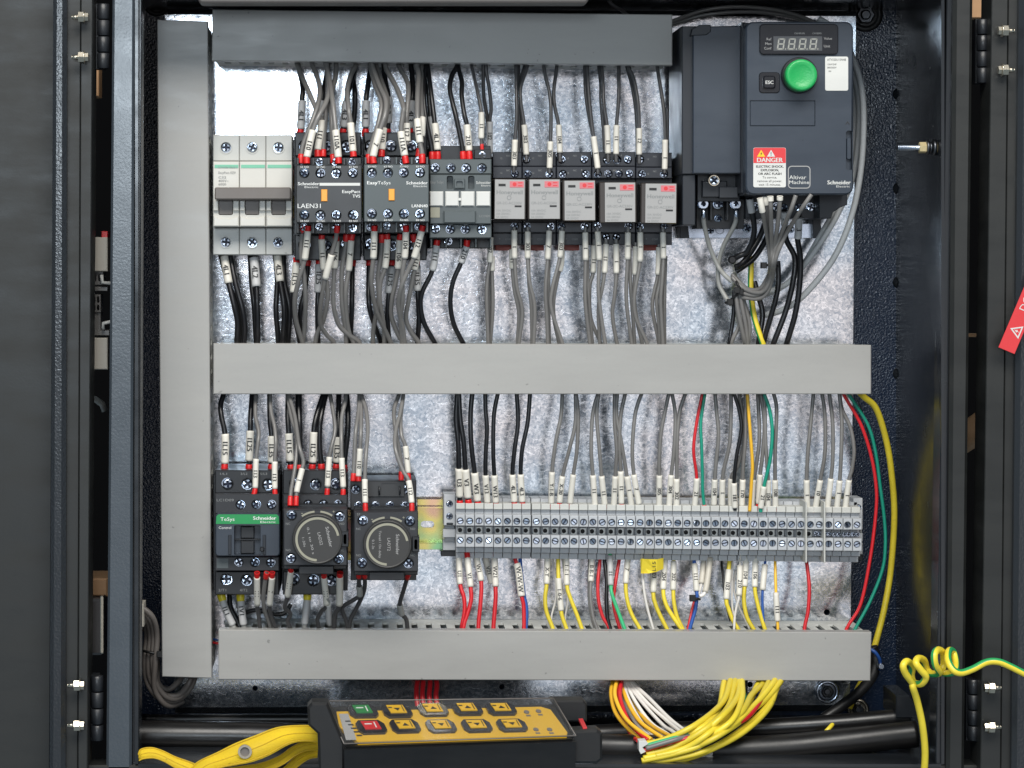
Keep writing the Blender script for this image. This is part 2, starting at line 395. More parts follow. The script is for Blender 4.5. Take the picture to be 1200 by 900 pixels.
# ------------------------------------------------------------------ screws
def screw_mesh():
    b = MB(); ref = []
    def R(poly, y): 
        k = len(b.v); b.v += [Vector((x, y, z)) for x, z in poly]; return list(range(k, k + len(poly)))
    w, l = 0.25, 0.74
    cross = [(w, w), (w, l), (-w, l), (-w, w), (-l, w), (-l, -w), (-w, -w), (-w, -l), (w, -l), (w, -w), (l, -w), (l, w)]
    def rim(r, extra=0): return [(r * x / math.hypot(x, y), r * y / math.hypot(x, y)) for x, y in cross]
    base = R(rim(1.0), 0.6); e = R(rim(1.0), 0.12); s2 = R(rim(0.86), -0.02)
    c0 = R(cross, -0.06); c1 = R([(x * .8, y * .8) for x, y in cross], 0.42)
    b.bridge(base, e, 0, True); b.bridge(e, s2, 0, True); b.bridge(s2, c0, 0, False); b.bridge(c0, c1, 1); b.face(c1, 1)
    # clamp washer, a little off centre
    n = 12
    o = R([(0.14 + 1.04 * math.cos(2 * math.pi * i / n), -0.16 + 1.04 * math.sin(2 * math.pi * i / n)) for i in range(n)], 0.75)
    o2 = R([(0.14 + 1.04 * math.cos(2 * math.pi * i / n), -0.16 + 1.04 * math.sin(2 * math.pi * i / n)) for i in range(n)], 0.55)
    b.bridge(o, o2, 0); b.face(o2, 0)
    return b.mesh('screw', ['zinc', 'screw_recess_shade'])
SCREW = screw_mesh()
def slot_screw_mesh():
    b = MB()
    def R(poly, y):
        k = len(b.v); b.v += [Vector((x, y, z)) for x, z in poly]; return list(range(k, k + len(poly)))
    q = [(math.cos(2 * math.pi * (i + .5) / 16), math.sin(2 * math.pi * (i + .5) / 16)) for i in range(16)]
    w = 0.2; up = [p for p in q if p[1] > w - .07]; up = sorted(up, key=lambda p: -p[0]); cut = math.sqrt(1 - w * w)
    for sg in (1, -1):
        poly = [(cut * sg, w * sg)] + [(x * sg, y * sg) for x, y in up if abs(x) < cut] + [(-cut * sg, w * sg)]
        lo = R(poly, 0.9); t0 = R([(x * .96, y) for x, y in poly], 0.1); t1 = R([(x * .86, (abs(y) - w) * .86 * sg + w * sg) for x, y in poly], 0.0)
        b.bridge(lo, t0, 0); b.bridge(t0, t1, 0); b.face(t1, 0)
    f = R(q, 0.62); b.face(f, 1)
    return b.mesh('screw', ['zinc', 'screw_recess_shade'])
SLOT = slot_screw_mesh()
def screw(parent, px, py, d, r):
    s = S(d) * r; o = link('screw', SCREW, parent, P(px, py, d) - worg(parent)); o.scale = (s, s, s)
    o.rotation_euler = (random.uniform(-0.22, 0.05), random.uniform(0, 6.28), random.uniform(-0.12, 0.12)); return o
def holes(pts, r, fl, n=14): return [(circ(x, y, r, n), fl) for x, y in pts]
ORD = 'first second third fourth fifth sixth seventh eighth ninth tenth eleventh twelfth thirteenth fourteenth fifteenth sixteenth seventeenth eighteenth nineteenth twentieth'.split()
def ordn(i):
    if i < 20: return ORD[i]
    t = (i + 1) // 10; u = (i + 1) % 10; tens = {2: 'twenty', 3: 'thirty', 4: 'forty', 5: 'fifty', 6: 'sixty'}[t]
    return (tens[:-1] + 'ieth') if u == 0 else tens + '-' + ORD[u - 1]
# ------------------------------------------------------------------ setting
def slab(mb, pts, th, m=0):
    """pts: four world points; th: thickness vector"""
    i = len(mb.v); mb.v += list(pts) + [p + Vector(th) for p in pts]
    a = [i, i + 1, i + 2, i + 3]; b = [i + 4, i + 5, i + 6, i + 7]
    mb.face(a, m); mb.face(b[::-1], m); mb.bridge(a, b, m)
b = MB(); slab(b, [Vector((-3, 0.9, -2)), Vector((3, 0.9, -2)), Vector((3, 0.9, 2)), Vector((-3, 0.9, 2))], (0, 0.05, 0))
tag(b.build('wall', 'dark_wall'), kind='structure')

# ------------------------------------------------------------------ cabinet shell
FD = 0.137; BD = -0.03
cab = thing('control_cabinet', 'dark grey steel control cabinet standing open with both doors swung back', 'cabinet', P(600, 895, FD))
XL = (166 - CX) * S(BD); XR = (1050 - CX) * S(BD); XR2 = (1103 - CX) * S(FD); XL2 = (162 - CX) * S(FD)
ZT = (CY - 12) * S(BD); ZB = (CY - 838) * S(BD)
b = MB(); slab(b, [Vector((XL - .004, -BD, ZB - .004)), Vector((XR + .004, -BD, ZB - .004)), Vector((XR + .004, -BD, ZT + .004)), Vector((XL - .004, -BD, ZT + .004))], (0, .002, 0))
b.build('back_panel', 'powder_back', cab)
b = MB(); slab(b, [Vector((XR, -BD, ZB)), Vector((XR2, -FD, ZB)), Vector((XR2, -FD, ZT)), Vector((XR, -BD, ZT))], (.002, 0, 0)); b.build('side_panel', 'gloss_paint', cab)
b = MB(); slab(b, [Vector((XL, -BD, ZB)), Vector((XL2, -FD, ZB)), Vector((XL2, -FD, ZT)), Vector((XL, -BD, ZT))], (-.002, 0, 0)); b.build('side_panel', 'gloss_paint', cab)
b = MB(); slab(b, [Vector((XL, -BD, ZT)), Vector((XR, -BD, ZT)), Vector((XR2, -FD, ZT)), Vector((XL2, -FD, ZT))], (0, 0, .002)); b.build('roof', 'gloss_paint', cab)
b = MB(); slab(b, [Vector((XL, -BD, ZB)), Vector((XR, -BD, ZB)), Vector((XR2, -FD, ZB)), Vector((XL2, -FD, ZB))], (0, 0, -.002)); b.build('floor_panel', 'gloss_paint', cab)
# front frame
b = MB(); b.prism([(132, -40), (158, -40), (154, 940), (124, 940)], 0.118, FD, 3); jl = b.build('door_frame', 'powder_jamb', cab)
b = MB(); b.prism([(158.5, -40), (166, -40), (163, 940), (154.5, 940)], 0.112, FD - .006, 1); b.build('frame_lip', 'gloss_paint', jl)
b = MB(); b.prism([(1118, -40), (1141, -40), (1130, 940), (1109, 940)], 0.116, FD + .004, 4); jr = b.build('door_frame', 'door_paint', cab)
b = MB(); b.prism([(1110, -40), (1118, -40), (1109, 940), (1096, 940)], 0.116, FD - .002, 1); b.build('frame_lip', 'gloss_paint', jr)
b = MB(); b.box(100, -60, 1150, -24, 0.116, FD, 2); b.build('door_frame', 'door_paint', cab)
b = MB(); b.box(100, 897, 1150, 960, 0.116, FD, 2); b.build('door_frame', 'door_paint', cab)
b = MB(); b.box(232, -14, 690, 3.5, 0.105, 0.125, 2, r=5); b.build('roof_rail', 'toggle_brown', cab)
# weld bumps on the side wall edge
for y in (110, 221, 331, 438): 
    b = MB(); b.lathe(1055, y, [(8, BD - .004), (8, BD), (6.5, BD + .0018), (3, BD + .0026)], 16); b.build('rivet', 'gloss_paint', cab)
# doors (inside face towards the viewer)
dl = MB(); dl.prism([(-140, -60), (63, -60), (57, 960), (-140, 960)], 0.12, 0.125, 0); dl = dl.build('door', 'door_paint', cab)
b = MB(); b.prism([(62, -60), (78, -60), (76, 960), (57, 960)], 0.12, 0.15, 5); b.build('door_edge', 'powder_edge', dl)
b = MB(); b.prism([(78.5, -60), (95, -60), (91, 960), (76.5, 960)], 0.12, 0.143, 1); b.build('door_channel', 'door_paint', dl)
b = MB(); b.prism([(95, -60), (109, -60), (102, 960), (91, 960)], 0.12, 0.146, 1); b.build('door_channel', 'door_paint', dl)
dr = MB(); dr.prism([(1163, -60), (1182, -60), (1172, 960), (1148, 960)], 0.12, 0.146, 1); dr = dr.build('door', 'door_paint', cab)
b = MB(); b.prism([(1182, -60), (1194, -60), (1184, 960), (1172, 960)], 0.12, 0.143, 1); b.build('door_channel', 'door_paint', dr)
b = MB(); b.prism([(1196, -60), (1214, -60), (1206, 960), (1186, 960)], 0.12, 0.15, 5); b.build('door_edge', 'powder_edge', dr)
b = MB(); b.prism([(1212, -60), (1420, -60), (1420, 960), (1205, 960)], 0.12, 0.125, 0); b.build('door_panel', 'door_paint', dr)
def bolt(parent, x, y, d, dirx):
    # threaded end, nut and washer, axis along X, seen from the side
    b = MB(); s = S(d); c = P(x, y, d)
    def cyl(x0, x1, r, n, m=0):
        a = [c + Vector((x0 * s, -math.cos(2 * math.pi * i / n) * r * s, math.sin(2 * math.pi * i / n) * r * s)) for i in range(n)]
        e = [p + Vector(((x1 - x0) * s, 0, 0)) for p in a]
        k = len(b.v); b.v += a + e; A = list(range(k, k + n)); E = list(range(k + n, k + 2 * n)); b.face(A, m); b.face(E[::-1], m); b.bridge(A, E, m, n > 8)
    q = dirx
    for i in range(5): cyl(q * (-4 - 1.7 * i), q * (-5.2 - 1.7 * i), 3.3 - .25 * i, 10)
    cyl(q * -3.9, q * -11, 2.7, 10); cyl(q * -4, q * 2.2, 6.6, 6); cyl(q * 2.2, q * 3.4, 7.8, 14); cyl(q * 3.4, q * 7.5, 5.2, 6)
    b.build('bolt', 'nickel', parent)
for x, y in ((96, 20), (96, 67), (91, 803), (91, 850)): bolt(dl, x, y, 0.152, 1)
for x, y in ((1177, 36), (1177, 82), (1161, 806), (1161, 852)): bolt(dr, x, y, 0.152, -1)
def hinge(x, y0, y1, w):
    b = MB(); b.box(x - w, y0, x + w * .2, y1, 0.118, 0.127, .5); h = b.build('hinge', 'black_plastic', cab)
    n = 4
    for i in range(n):
        a = y0 + (y1 - y0) * i / n + .6; e = y0 + (y1 - y0) * (i + 1) / n - .6
        b = MB(); b.tube([P(x, a, .132), P(x, a + .6, .132), P(x, e - .6, .132), P(x, e, .132)], [w * .66 * U, w * .74 * U, w * .74 * U, w * .66 * U], 14); b.build('hinge_knuckle', 'black_plastic', h)
hinge(121, 4, 81, 9); hinge(114, 791, 868, 9); hinge(1152, 22, 98, 9); hinge(1141, 795, 868, 9)
# what shows through the gaps beside the doors
b = MB(); b.box(104, 80, 116, 113, -.02, .0, 1); tag(b.build('wooden_block', 'wood_tan'), 'pale wooden block behind the gap below the top left hinge', 'block')
b = MB(); b.box(1130, -12, 1172, 21, -.04, -.02, 1); tag(b.build('cardboard_box', 'wood_tan'), 'tan cardboard box edge behind the gap above the top right hinge', 'box')
b = MB(); b.box(1125, 391, 1165, 395, -.02, -.01, .5); tag(b.build('wooden_strip', 'wood_tan'), 'thin tan strip crossing the right door gap at mid height', 'strip')
b = MB(); b.tube([P(1122, 520, -.02), P(1138, 508, -.02), P(1150, 499, -.02), P(1170, 492, -.02)], [.009, .010, .010, .008], 12); tag(b.build('wooden_pole', 'wood_tan'), 'tan rounded wooden pole behind the right door gap', 'pole')
t = thing('relay_module', 'grey and beige clip-on module with red tab in the left door gap', 'relay module', P(118, 433, .02))
b = MB(); b.box(108, 278, 126, 318, .08, .10, 1); b.build('upper_housing', 'beige_plastic', t)
b = MB(); b.box(119, 271, 126, 279, .08, .098, .5); b.build('red_tab', 'ferrule_red', t)
b = MB(); b.box(106, 318, 121, 334, .08, .096, .5, holes=[(rrect(109, 321, 113, 330), .084), (rrect(115, 321, 119, 330), .084)]); b.box(106, 336, 126, 341, .08, .097, .5)
b.box(106, 345, 118, 366, .08, .096, .5, holes=[(rrect(109, 347, 112, 355), .084), (rrect(113.5, 347, 116.5, 355), .084), (rrect(109, 357, 112, 364), .084), (rrect(113.5, 357, 116.5, 364), .084)])
b.box(106, 366, 118, 390, .08, .094, .5); b.box(106, 387, 128, 393, .08, .097, .5); b.build('clip_foot', 'wire_grey', t)
b = MB(); b.tube([P(119, 322, .10), P(120, 331, .10), P(130, 332, .10)], .0012, 8); b.build('wire_clip', 'label_white', t); b = MB(); b.tube([P(121, 386, .10), P(121, 379, .10), P(130, 377, .10)], .0012, 8); b.build('wire_clip', 'label_white', t)
b = MB(); b.box(106, 396, 126, 433, .08, .10, 1); b.build('lower_housing', 'beige_plastic', t)
b = MB(); b.tube([P(104, 466, .0), P(112, 468, .0), P(120, 474, .0), P(123, 482, .0)], .0022, 8); tag(b.build('cable', 'wire_light'), 'short pale cable curling in the left door gap', 'cable')
t = thing('latch_box', 'dark grey steel box with bright edge and tan top in lower left gap', 'box', P(115, 768, .02))
b = MB(); b.box(100, 702, 121, 768, .05, .10, 3, r=4); b.build('body', 'wire_dark', t)
b = MB(); b.box(117.5, 698, 122, 766, .098, .104, 1, r=2); b.build('edge_strip', 'nickel', t)
b = MB(); b.box(100, 678, 126, 699, .05, .09, 2); b.build('top_block', 'wood_tan', t)

# ------------------------------------------------------------------ mounting plate
pl = thing('mounting_plate', 'galvanised steel mounting plate behind all the devices and trunking', 'mounting plate', P(600, 834, 0))
b = MB(); hl = [(circ(x, y, r, 12), None) for x, y, r in ((299, 806.5, 3.2), (588, 805, 3.2), (969, 717.5, 3.6), (879, 802, 3.4))]
b.prism([(193, 17), (1003, 19), (996, 826), (205, 829)], -.003, 0, 0, holes=hl); b.build('sheet', 'galvanised', pl)
b = MB(); slab(b, [P(205, 828.6, 0), P(996, 825.6, 0), P(996, 833, -.012), P(205, 836, -.012)], (0, .002, 0)); b.build('bent_edge', 'galvanised', pl)
b = MB(); slab(b, [P(196, 16.6, 0), P(1003, 18.6, 0), P(1003, 13, -.010), P(196, 11, -.010)], (0, .002, 0)); b.build('bent_edge', 'galvanised', pl)
def hexbolt(name, x, y, d, r, label, m1='steel_dark', m2='rubber', ring=True):
    t = thing(name, label, 'bolt', P(x, y, d))
    b = MB(); b.lathe(x, y, [(r, d), (r, d + .002), (r * .92, d + .003), (r * .72, d + .003), (r * .66, d + .0015)], 28); b.build('washer', m2, t)
    b = MB(); b.prism(circ(x, y, r * .55, 6), d, d + .008, 1.2); b.lathe(x, y, [(r * .3, d + .0081), (r * .3, d + .011), (r * .22, d + .012)], 16); b.build('nut', m1, t)
hexbolt('bolt', 1015, 17, BD, 20, 'dark hex bolt in wide washer at the cabinet top right corner')
hexbolt('bolt', 184, 2, BD, 17, 'dark round bolt at the cabinet top left corner')
hexbolt('bolt', 970, 811, 0.001, 14, 'shiny hex nut and washer below the right end of bottom trunking', 'steel_dark', 'zinc')
hexbolt('bolt', 1006, 832, BD + .02, 13, 'steel washer and nut behind the hoses at lower right', 'steel_dark', 'nickel')

# ------------------------------------------------------------------ wiring ducts
def duct(label, q, d=0.06, slots=None, pitch=17.25, first=0, ends=True):
    """q: TL, TR, BR, BL of the cover's front face; slots: list of edges ('t','b','r')"""
    t = thing('wiring_duct', label, 'wiring duct', P(q[3][0], q[3][1], 0))
    b = MB(); b.prism(q, d - .0105, d, .9); b.build('cover', 'duct_plastic', t)
    # base channel, 2.5 px in from the cover
    qi = inset(q, 2.2); b = MB(); b.prism(qi, 0.0006, .004, 0, ref=d); b.build('base', 'duct_wall_lit', t)
    vert = slots == 'v'
    TL, TR, BR, BL = qi; s = S(d)
    def edge(A, B):
        L = math.hypot(B[0] - A[0], B[1] - A[1]); return L, ((B[0] - A[0]) / L, (B[1] - A[1]) / L)
    fing = None
    for (A, B, C, Dq) in (((TL, TR, BL, BR), (BL, BR, TL, TR)) if not vert else ((TL, BL, TR, BR), (TR, BR, TL, BL))):
        L, u = edge(A, B); nx = Vector((C[0] - A[0], C[1] - A[1])).normalized(); tw = 2.6
        # low strip of the side wall
        b = MB(); b.prism([A, B, (B[0] + nx.x * tw, B[1] + nx.y * tw), (A[0] + nx.x * tw, A[1] + nx.y * tw)], .004, .0165, 0, ref=d); b.build('side_wall', 'duct_wall_lit', t)
        fw = pitch - 7.2; n = int((L - first) / pitch) + 1; me = None
        o0 = None
        for k in range(n):
            a0 = first + k * pitch; a1 = min(a0 + fw, L)
            if a1 - a0 < 2: continue
            pa = (A[0] + u[0] * a0, A[1] + u[1] * a0)
            if me is None or a1 - a0 < fw - .01:
                pb = (A[0] + u[0] * a1, A[1] + u[1] * a1)
                b = MB(); b.prism([pa, pb, (pb[0] + nx.x * tw, pb[1] + nx.y * tw), (pa[0] + nx.x * tw, pa[1] + nx.y * tw)], .0165, .0495, 0, ref=d)
                w0 = P(pa[0], pa[1], 0, d); m_ = b.mesh('finger', ['duct_wall_lit'], w0)
                if me is None: me = m_
                link('finger', m_, t, w0 - worg(t))
            else:
                link('finger', me, t, P(pa[0], pa[1], 0, d) - worg(t))
    return t
duct('grey wiring duct standing upright along the left edge of the plate', [(184, 23), (243.5, 25), (248, 795), (190, 793)], 0.062, 'v')
duct('grey wiring duct along the top, shaded by the cabinet roof', [(249, 11), (788, 17), (788, 76.5), (248, 71)])
duct('grey wiring duct across the middle, between contactors and terminal row', [(250, 402.5), (1021, 404.5), (1021, 462), (250, 462)], first=5)
duct('grey wiring duct along the bottom, above the yellow remote control', [(256, 738), (1021.5, 741), (1020, 798), (256, 796.5)], first=8)

# the wires that fill the trunking, seen only through its slots
def fill(label, pts, w, vert=False):
    b = MB(); random.seed(int(w * 7))
    for k in range(12):
        off = random.uniform(-w, w); dd_ = random.uniform(.012, .046); L = []
        for i in range(9):
            f = i / 8; x = pts[0][0] + (pts[1][0] - pts[0][0]) * f; y = pts[0][1] + (pts[1][1] - pts[0][1]) * f; o = off + random.uniform(-2, 2)
            L.append(P(x + (o if vert else 0), y + (0 if vert else o), dd_ + random.uniform(-.003, .003), .06))
        b.tube(L, 3 * U, 6, k % 3)
    tag(b.build('wire_fill', ['wire_black', 'wire_dark', 'wire_grey']), label, 'wires', None, 'stuff')
fill('dark wires filling the top wiring duct', [(256, 42), (780, 46)], 24); fill('dark wires filling the middle wiring duct', [(258, 432), (1012, 433)], 23)
fill('dark wires filling the bottom wiring duct', [(264, 767), (1012, 769)], 22); fill('dark wires filling the upright wiring duct', [(214, 32), (219, 786)], 23, True)
# ------------------------------------------------------------------ DIN rails
def rail(x0, x1, yc, label):
    t = thing('din_rail', label, 'din rail', P(x0, yc, 0))
    b = MB(); b.box(x0, yc - 20, x1, yc + 20, .0006, .002, 0, holes=[(rrect(x, yc - 4, x + 16, yc + 4, 4), None) for x in range(int(x0) + 4, int(x1) - 20, 42)])
    b.build('web', 'chromate', t)
    for sg in (-1, 1):
        b = MB(); ya, yb = sorted((yc + sg * 20, yc + sg * 22)); b.box(x0, ya, x1, yb, .0006, .009, 0, ref=.002)
        ya, yb = sorted((yc + sg * 22.2, yc + sg * 29.5)); b.box(x0, ya, x1, yb, .0078, .0094, .3); b.build('flange', 'chromate', t)
rail(489, 1004, 614.5, 'yellow zinc mounting rail showing between the timers and terminal row')
rail(254, 787, 226, 'mounting rail behind the breaker, contactors and relays in the top row')
rail(253, 488.5, 627, 'mounting rail behind the contactor and timers in the lower row')
# ------------------------------------------------------------------ circuit breaker
t = thing('circuit_breaker', 'pale grey three pole circuit breaker beside the upright duct', 'circuit breaker', P(295, 298, .01))
xs = [249.5, 280.5, 311.5, 342.5]; sc = [264.8, 295.6, 326.3]
b = MB()
for i in range(3): b.box(xs[i] + .25, 158.5, xs[i + 1] - .25, 299, .010, .0455, .4)
b.build('housing', 'breaker_plastic', t)
for y0, y1, ys in ((158, 188.6, 172.8), (267, 298.5, 283.8)):
    for i in range(3):
        b = MB(); b.box(xs[i] + .2, y0, xs[i + 1] - .2, y1, .0456, .049, .8, holes=holes([(sc[i], ys)], 6.3, .0458, 18))
        sh = b.build('terminal_shoulder', 'breaker_plastic', t); b = MB(); b.annulus(sc[i], ys, 6.4, 7.6, .049, .0494); b.build('screw_collar', 'breaker_plastic', sh)
        screw(t, sc[i], ys, .0478, 5.2)
for i in range(3):
    b = MB(); hx = (xs[i] + 6.5, xs[i + 1] - 7.5)
    b.box(xs[i] + .3, 189.2, xs[i + 1] - .3, 266, .0456, .062, .8, holes=[(rrect(hx[0], 231, hx[1], 252), .053)])
    b.build('pole_front', 'breaker_white', t)
    b = MB(); b.box(hx[0] + .4, 234, hx[1] - .4, 251.5, .053, .0615, .6); b.box(hx[0] + .4, 240, hx[1] - .4, 241.4, .0615, .0625, 0); b.build('toggle_base', 'toggle_brown', t)
    b = MB(); b.prism([(xs[i] + .6, 252.5), (hx[0] + 2, 255.5), (hx[1] - 2, 255.5), (xs[i + 1] - .6, 252.5), (xs[i + 1] - .6, 265.5), (xs[i] + .6, 265.5)], .0621, .065, 1.2); b.build('lower_lip', 'breaker_white', t)
    for xa, xb in ((xs[i] + .6, hx[0] - .2), (hx[1] + .2, xs[i + 1] - .6)):
        b = MB(); b.box(xa, 235, xb, 247, .0621, .0645, .8); b.build('toggle_guard', 'breaker_white', t)
b = MB(); b.box(251.5, 219.5, 341, 234, .064, .073, 1.5, r=2); b.build('toggle_bar', 'toggle_brown', t)
for i in range(3):
    b = MB(); b.box(xs[i] + 2, 193, xs[i + 1] - 1.2, 196.8, .0621, .0623, 0); b.build('print_band', 'green_pale', t)
for k, (s_, y) in enumerate((('Schneider Electric', 197), ('EasyPact EZ9', 203.5), ('C32', 209), ('400V~', 213), ('6000', 217))): letter(t, s_, 256, y, .0623, 2.6, 'print_grey', w=[22, 20, 9, 12, 9][k])

# ------------------------------------------------------------------ contactors of the top row
def contactor_base(label, x0, x1, y0, y1, ytop, ybot, sx, d=0.062, r=5.8, printed=()):
    t = thing('contactor', label, 'contactor', P((x0 + x1) / 2, y1, .01))
    b = MB(); b.box(x0, y0 + 5, x1, y1 - 5, .010, d - .012, .6); b.build('body', 'black_plastic', t)
    for ya, yb, ys, pts in ((y0, y0 + 28, ytop, sx), (y1 - 30, y1, ybot, sx)):
        b = MB(); b.box(x0 + 1, ya, x1 - 1, yb, .010, d, 1.2, holes=holes([(x, ys) for x in pts], r * 1.34, d - .006)); b.build('terminal_shoulder', 'black_plastic', t)
        for x in pts: screw(t, x, ys, d - .0012, r)
    return t
c1 = contactor_base('black contactor underneath the contact block marked LAEN31', 344.5, 424, 155, 305, 171.5, 287, [357, 382.5, 406])
c2 = contactor_base('black contactor underneath the contact block marked LANN40', 425, 501, 155, 305, 171.5, 287, [434, 458.5, 482])
def aux_block(label, x0, x1, y0, y1, m, sx, yt, yb, d=.102):
    t = thing('contact_block', label, 'contact block', P((x0 + x1) / 2, y1 + 12, .062))
    b = MB(); b.box(x0 + .5, y0 - 9, x1 - .5, y1 + 13, .0625, d - .016, .8); b.build('housing', 'black_plastic', t)
    b = MB(); b.box(x0, y0, x1, y1, d - .016, d, 1, holes=holes([(x, yt) for x in sx] + [(x, yb) for x in sx], 6.2, d - .006)); b.build('front_cover', m, t)
    w = (x1 - x0) / 4
    for ya, yb_ in ((y0 - 8.5, y0 - .4), (y1 + .4, y1 + 12)):
        for k in range(5):
            xx = x0 + 1 + k * (x1 - x0 - 4) / 4; b = MB(); b.box(xx, ya, xx + 2, yb_, d - .016, d - .006, .3); b.build('divider', m, t)
        for k in range(4): screw(t, sx[k] - 1, (ya + 4) if ya < y0 else ya + 5, d - .014, 4.2)
    for x in sx: screw(t, x, yt, d - .0012, 4.7); screw(t, x, yb, d - .0012, 4.7)
    return t, d
a1, d = aux_block('charcoal contact block marked LAEN31 with white line and orange flag', 347, 423.8, 193.5, 261, 'charcoal', [356.6, 375.6, 394.3, 413.5], 203, 252)
b = MB(); b.box(374.5, 214.3, 422, 217.6, d, d + .0002); b.build('print_line', 'label_white', a1)
b = MB(); b.box(376.4, 222, 383.6, 236, d - .001, d + .001, .6); b.build('status_flag', 'orange_flag', a1)
letter(a1, 'Schneider', 349, 217, d, 3.6, w=25, bold=.25); letter(a1, 'Electric', 357, 220.3, d, 2.2, w=16)
letter(a1, 'EasyPact', 422, 226.2, d, 3.6, al='R', w=21, bold=.2); letter(a1, 'TVS', 422, 231.6, d, 3.6, al='R', w=9, bold=.2)
letter(a1, 'LAEN31', 348.8, 243.8, d, 5.2, w=27)
for x, s_, q in zip((357, 376, 394.5, 414), ('53 NO', '61 NC', '73 NO', '83 NO'), ('54 NO', '62 NC', '74 NO', '84 NO')):
    letter(a1, s_, x, 196.8, d, 2.2, al='C', w=10); letter(a1, q, x, 260, d, 2.2, al='C', w=10)
a2, d = aux_block('grey-green contact block marked LANN40 with orange flag, no white line', 426.5, 502.6, 192.8, 260, 'greygreen', [435.8, 454.7, 473.2, 492.2], 202.4, 250.6)
b = MB(); b.box(455.4, 221.4, 462.4, 235, d - .001, d + .001, .6); b.build('status_flag', 'orange_flag', a2)
letter(a2, 'Easy', 430.2, 216, d, 3.8, w=12, bold=.4); letter(a2, 'TeSys', 442.6, 216, d, 3.8, w=15)
letter(a2, 'Schneider', 501, 216, d, 3.6, al='R', w=25, bold=.25); letter(a2, 'Electric', 500.6, 219.2, d, 2.2, al='R', w=16)
letter(a2, 'LANN40', 501, 243, d, 3.6, al='R', w=18.5, bold=.2)
for x, s_, q in zip((436, 455, 473.5, 492.5), ('53 NO', '63 NO', '73 NO', '83 NO'), ('54 NO', '64 NO', '74 NO', '84 NO')):
    letter(a2, s_, x, 196.2, d, 2.2, al='C', w=10); letter(a2, q, x, 259, d, 2.2, al='C', w=10)
# ------------------------------------------------------------------ small contactor with white label squares
t = thing('contactor', 'grey-green mini contactor with four white label squares beside the relays', 'contactor', P(540, 292, .01)); d = .082
b = MB(); b.box(503.2, 171, 575, 291, .010, .058, .8); b.build('body', 'black_plastic', t)
b = MB(); b.box(503.6, 186.5, 576, 204, .058, d - .003, 1, holes=holes([(x, 197) for x in (510, 528.5, 546.5, 565)], 5.9, d - .007)); b.build('terminal_cover', 'greygreen', t)
b = MB(); b.box(503.6, 263, 576, 279, .058, d - .003, 1, holes=holes([(x, 268.5) for x in (510, 528, 545.7, 564.2)], 5.9, d - .007)); b.build('terminal_cover', 'greygreen', t)
for x in (510, 528.5, 546.5, 565): screw(t, x, 197, d - .004, 4.7); 
for x in (510, 528, 545.7, 564.2): screw(t, x, 268.5, d - .004, 4.7)
screw(t, 565, 182, .066, 5); screw(t, 524.5, 283, .064, 4.6); b = MB(); b.box(556, 175, 575.5, 186, .058, .066, .5); b.build('side_terminal', 'black_plastic', t)
b = MB(); b.box(504, 204.6, 575.6, 262.5, .058, d, 1, holes=[(rrect(523.5, 206, 531, 222), d - .006), (rrect(548.5, 206, 556, 222), d - .006)]); b.build('front_cover', 'greygreen', t)
b = MB(); b.box(532, 209.5, 545, 221, d, d + .002, 1, holes=[(rrect(534.5, 212, 542.5, 219), d + .0005)]); b.build('latch', 'greygreen', t)
for x0, x1 in ((504.3, 518.8), (522.4, 537), (540.6, 555.4), (558.8, 574)):
    b = MB(); b.box(x0 - .6, 224.3, x1 + .6, 241.6, d - .001, d + .0004, 0); b.box(x0, 225, x1, 241, d + .0005, d + .0016, .5); b.build('label_square', ['label_white'], t)
b = MB(); b.box(537, 232, 540.6, 235, d + .0003, d + .001); b.build('label_bridge', 'label_white', t)
b = MB(); b.box(520, 247, 557.5, 261.5, d, d + .003, 1.2); b.build('sliding_tab', 'greygreen', t)
b = MB(); b.box(504.6, 243, 515.4, 255, d, d + .0004); b.build('data_label', 'print_olive', t)
letter(t, 'Easy TeSys', 504.6, 215, d, 3.2, 'print_grey', w=15); letter(t, 'Schneider', 575, 215.5, d, 3.2, 'label_white', al='R', w=17); letter(t, 'Electric', 575, 218.4, d, 2, 'label_white', al='R', w=11)
letter(t, 'LC1N09', 574, 254.5, d, 2.6, 'print_grey', al='R', w=12)
for k in range(5):
    xx = 504.5 + k * 17.4; b = MB(); b.box(xx, 279.5, xx + 2, 290, .058, .072, .3); b.build('divider', 'greygreen', t)

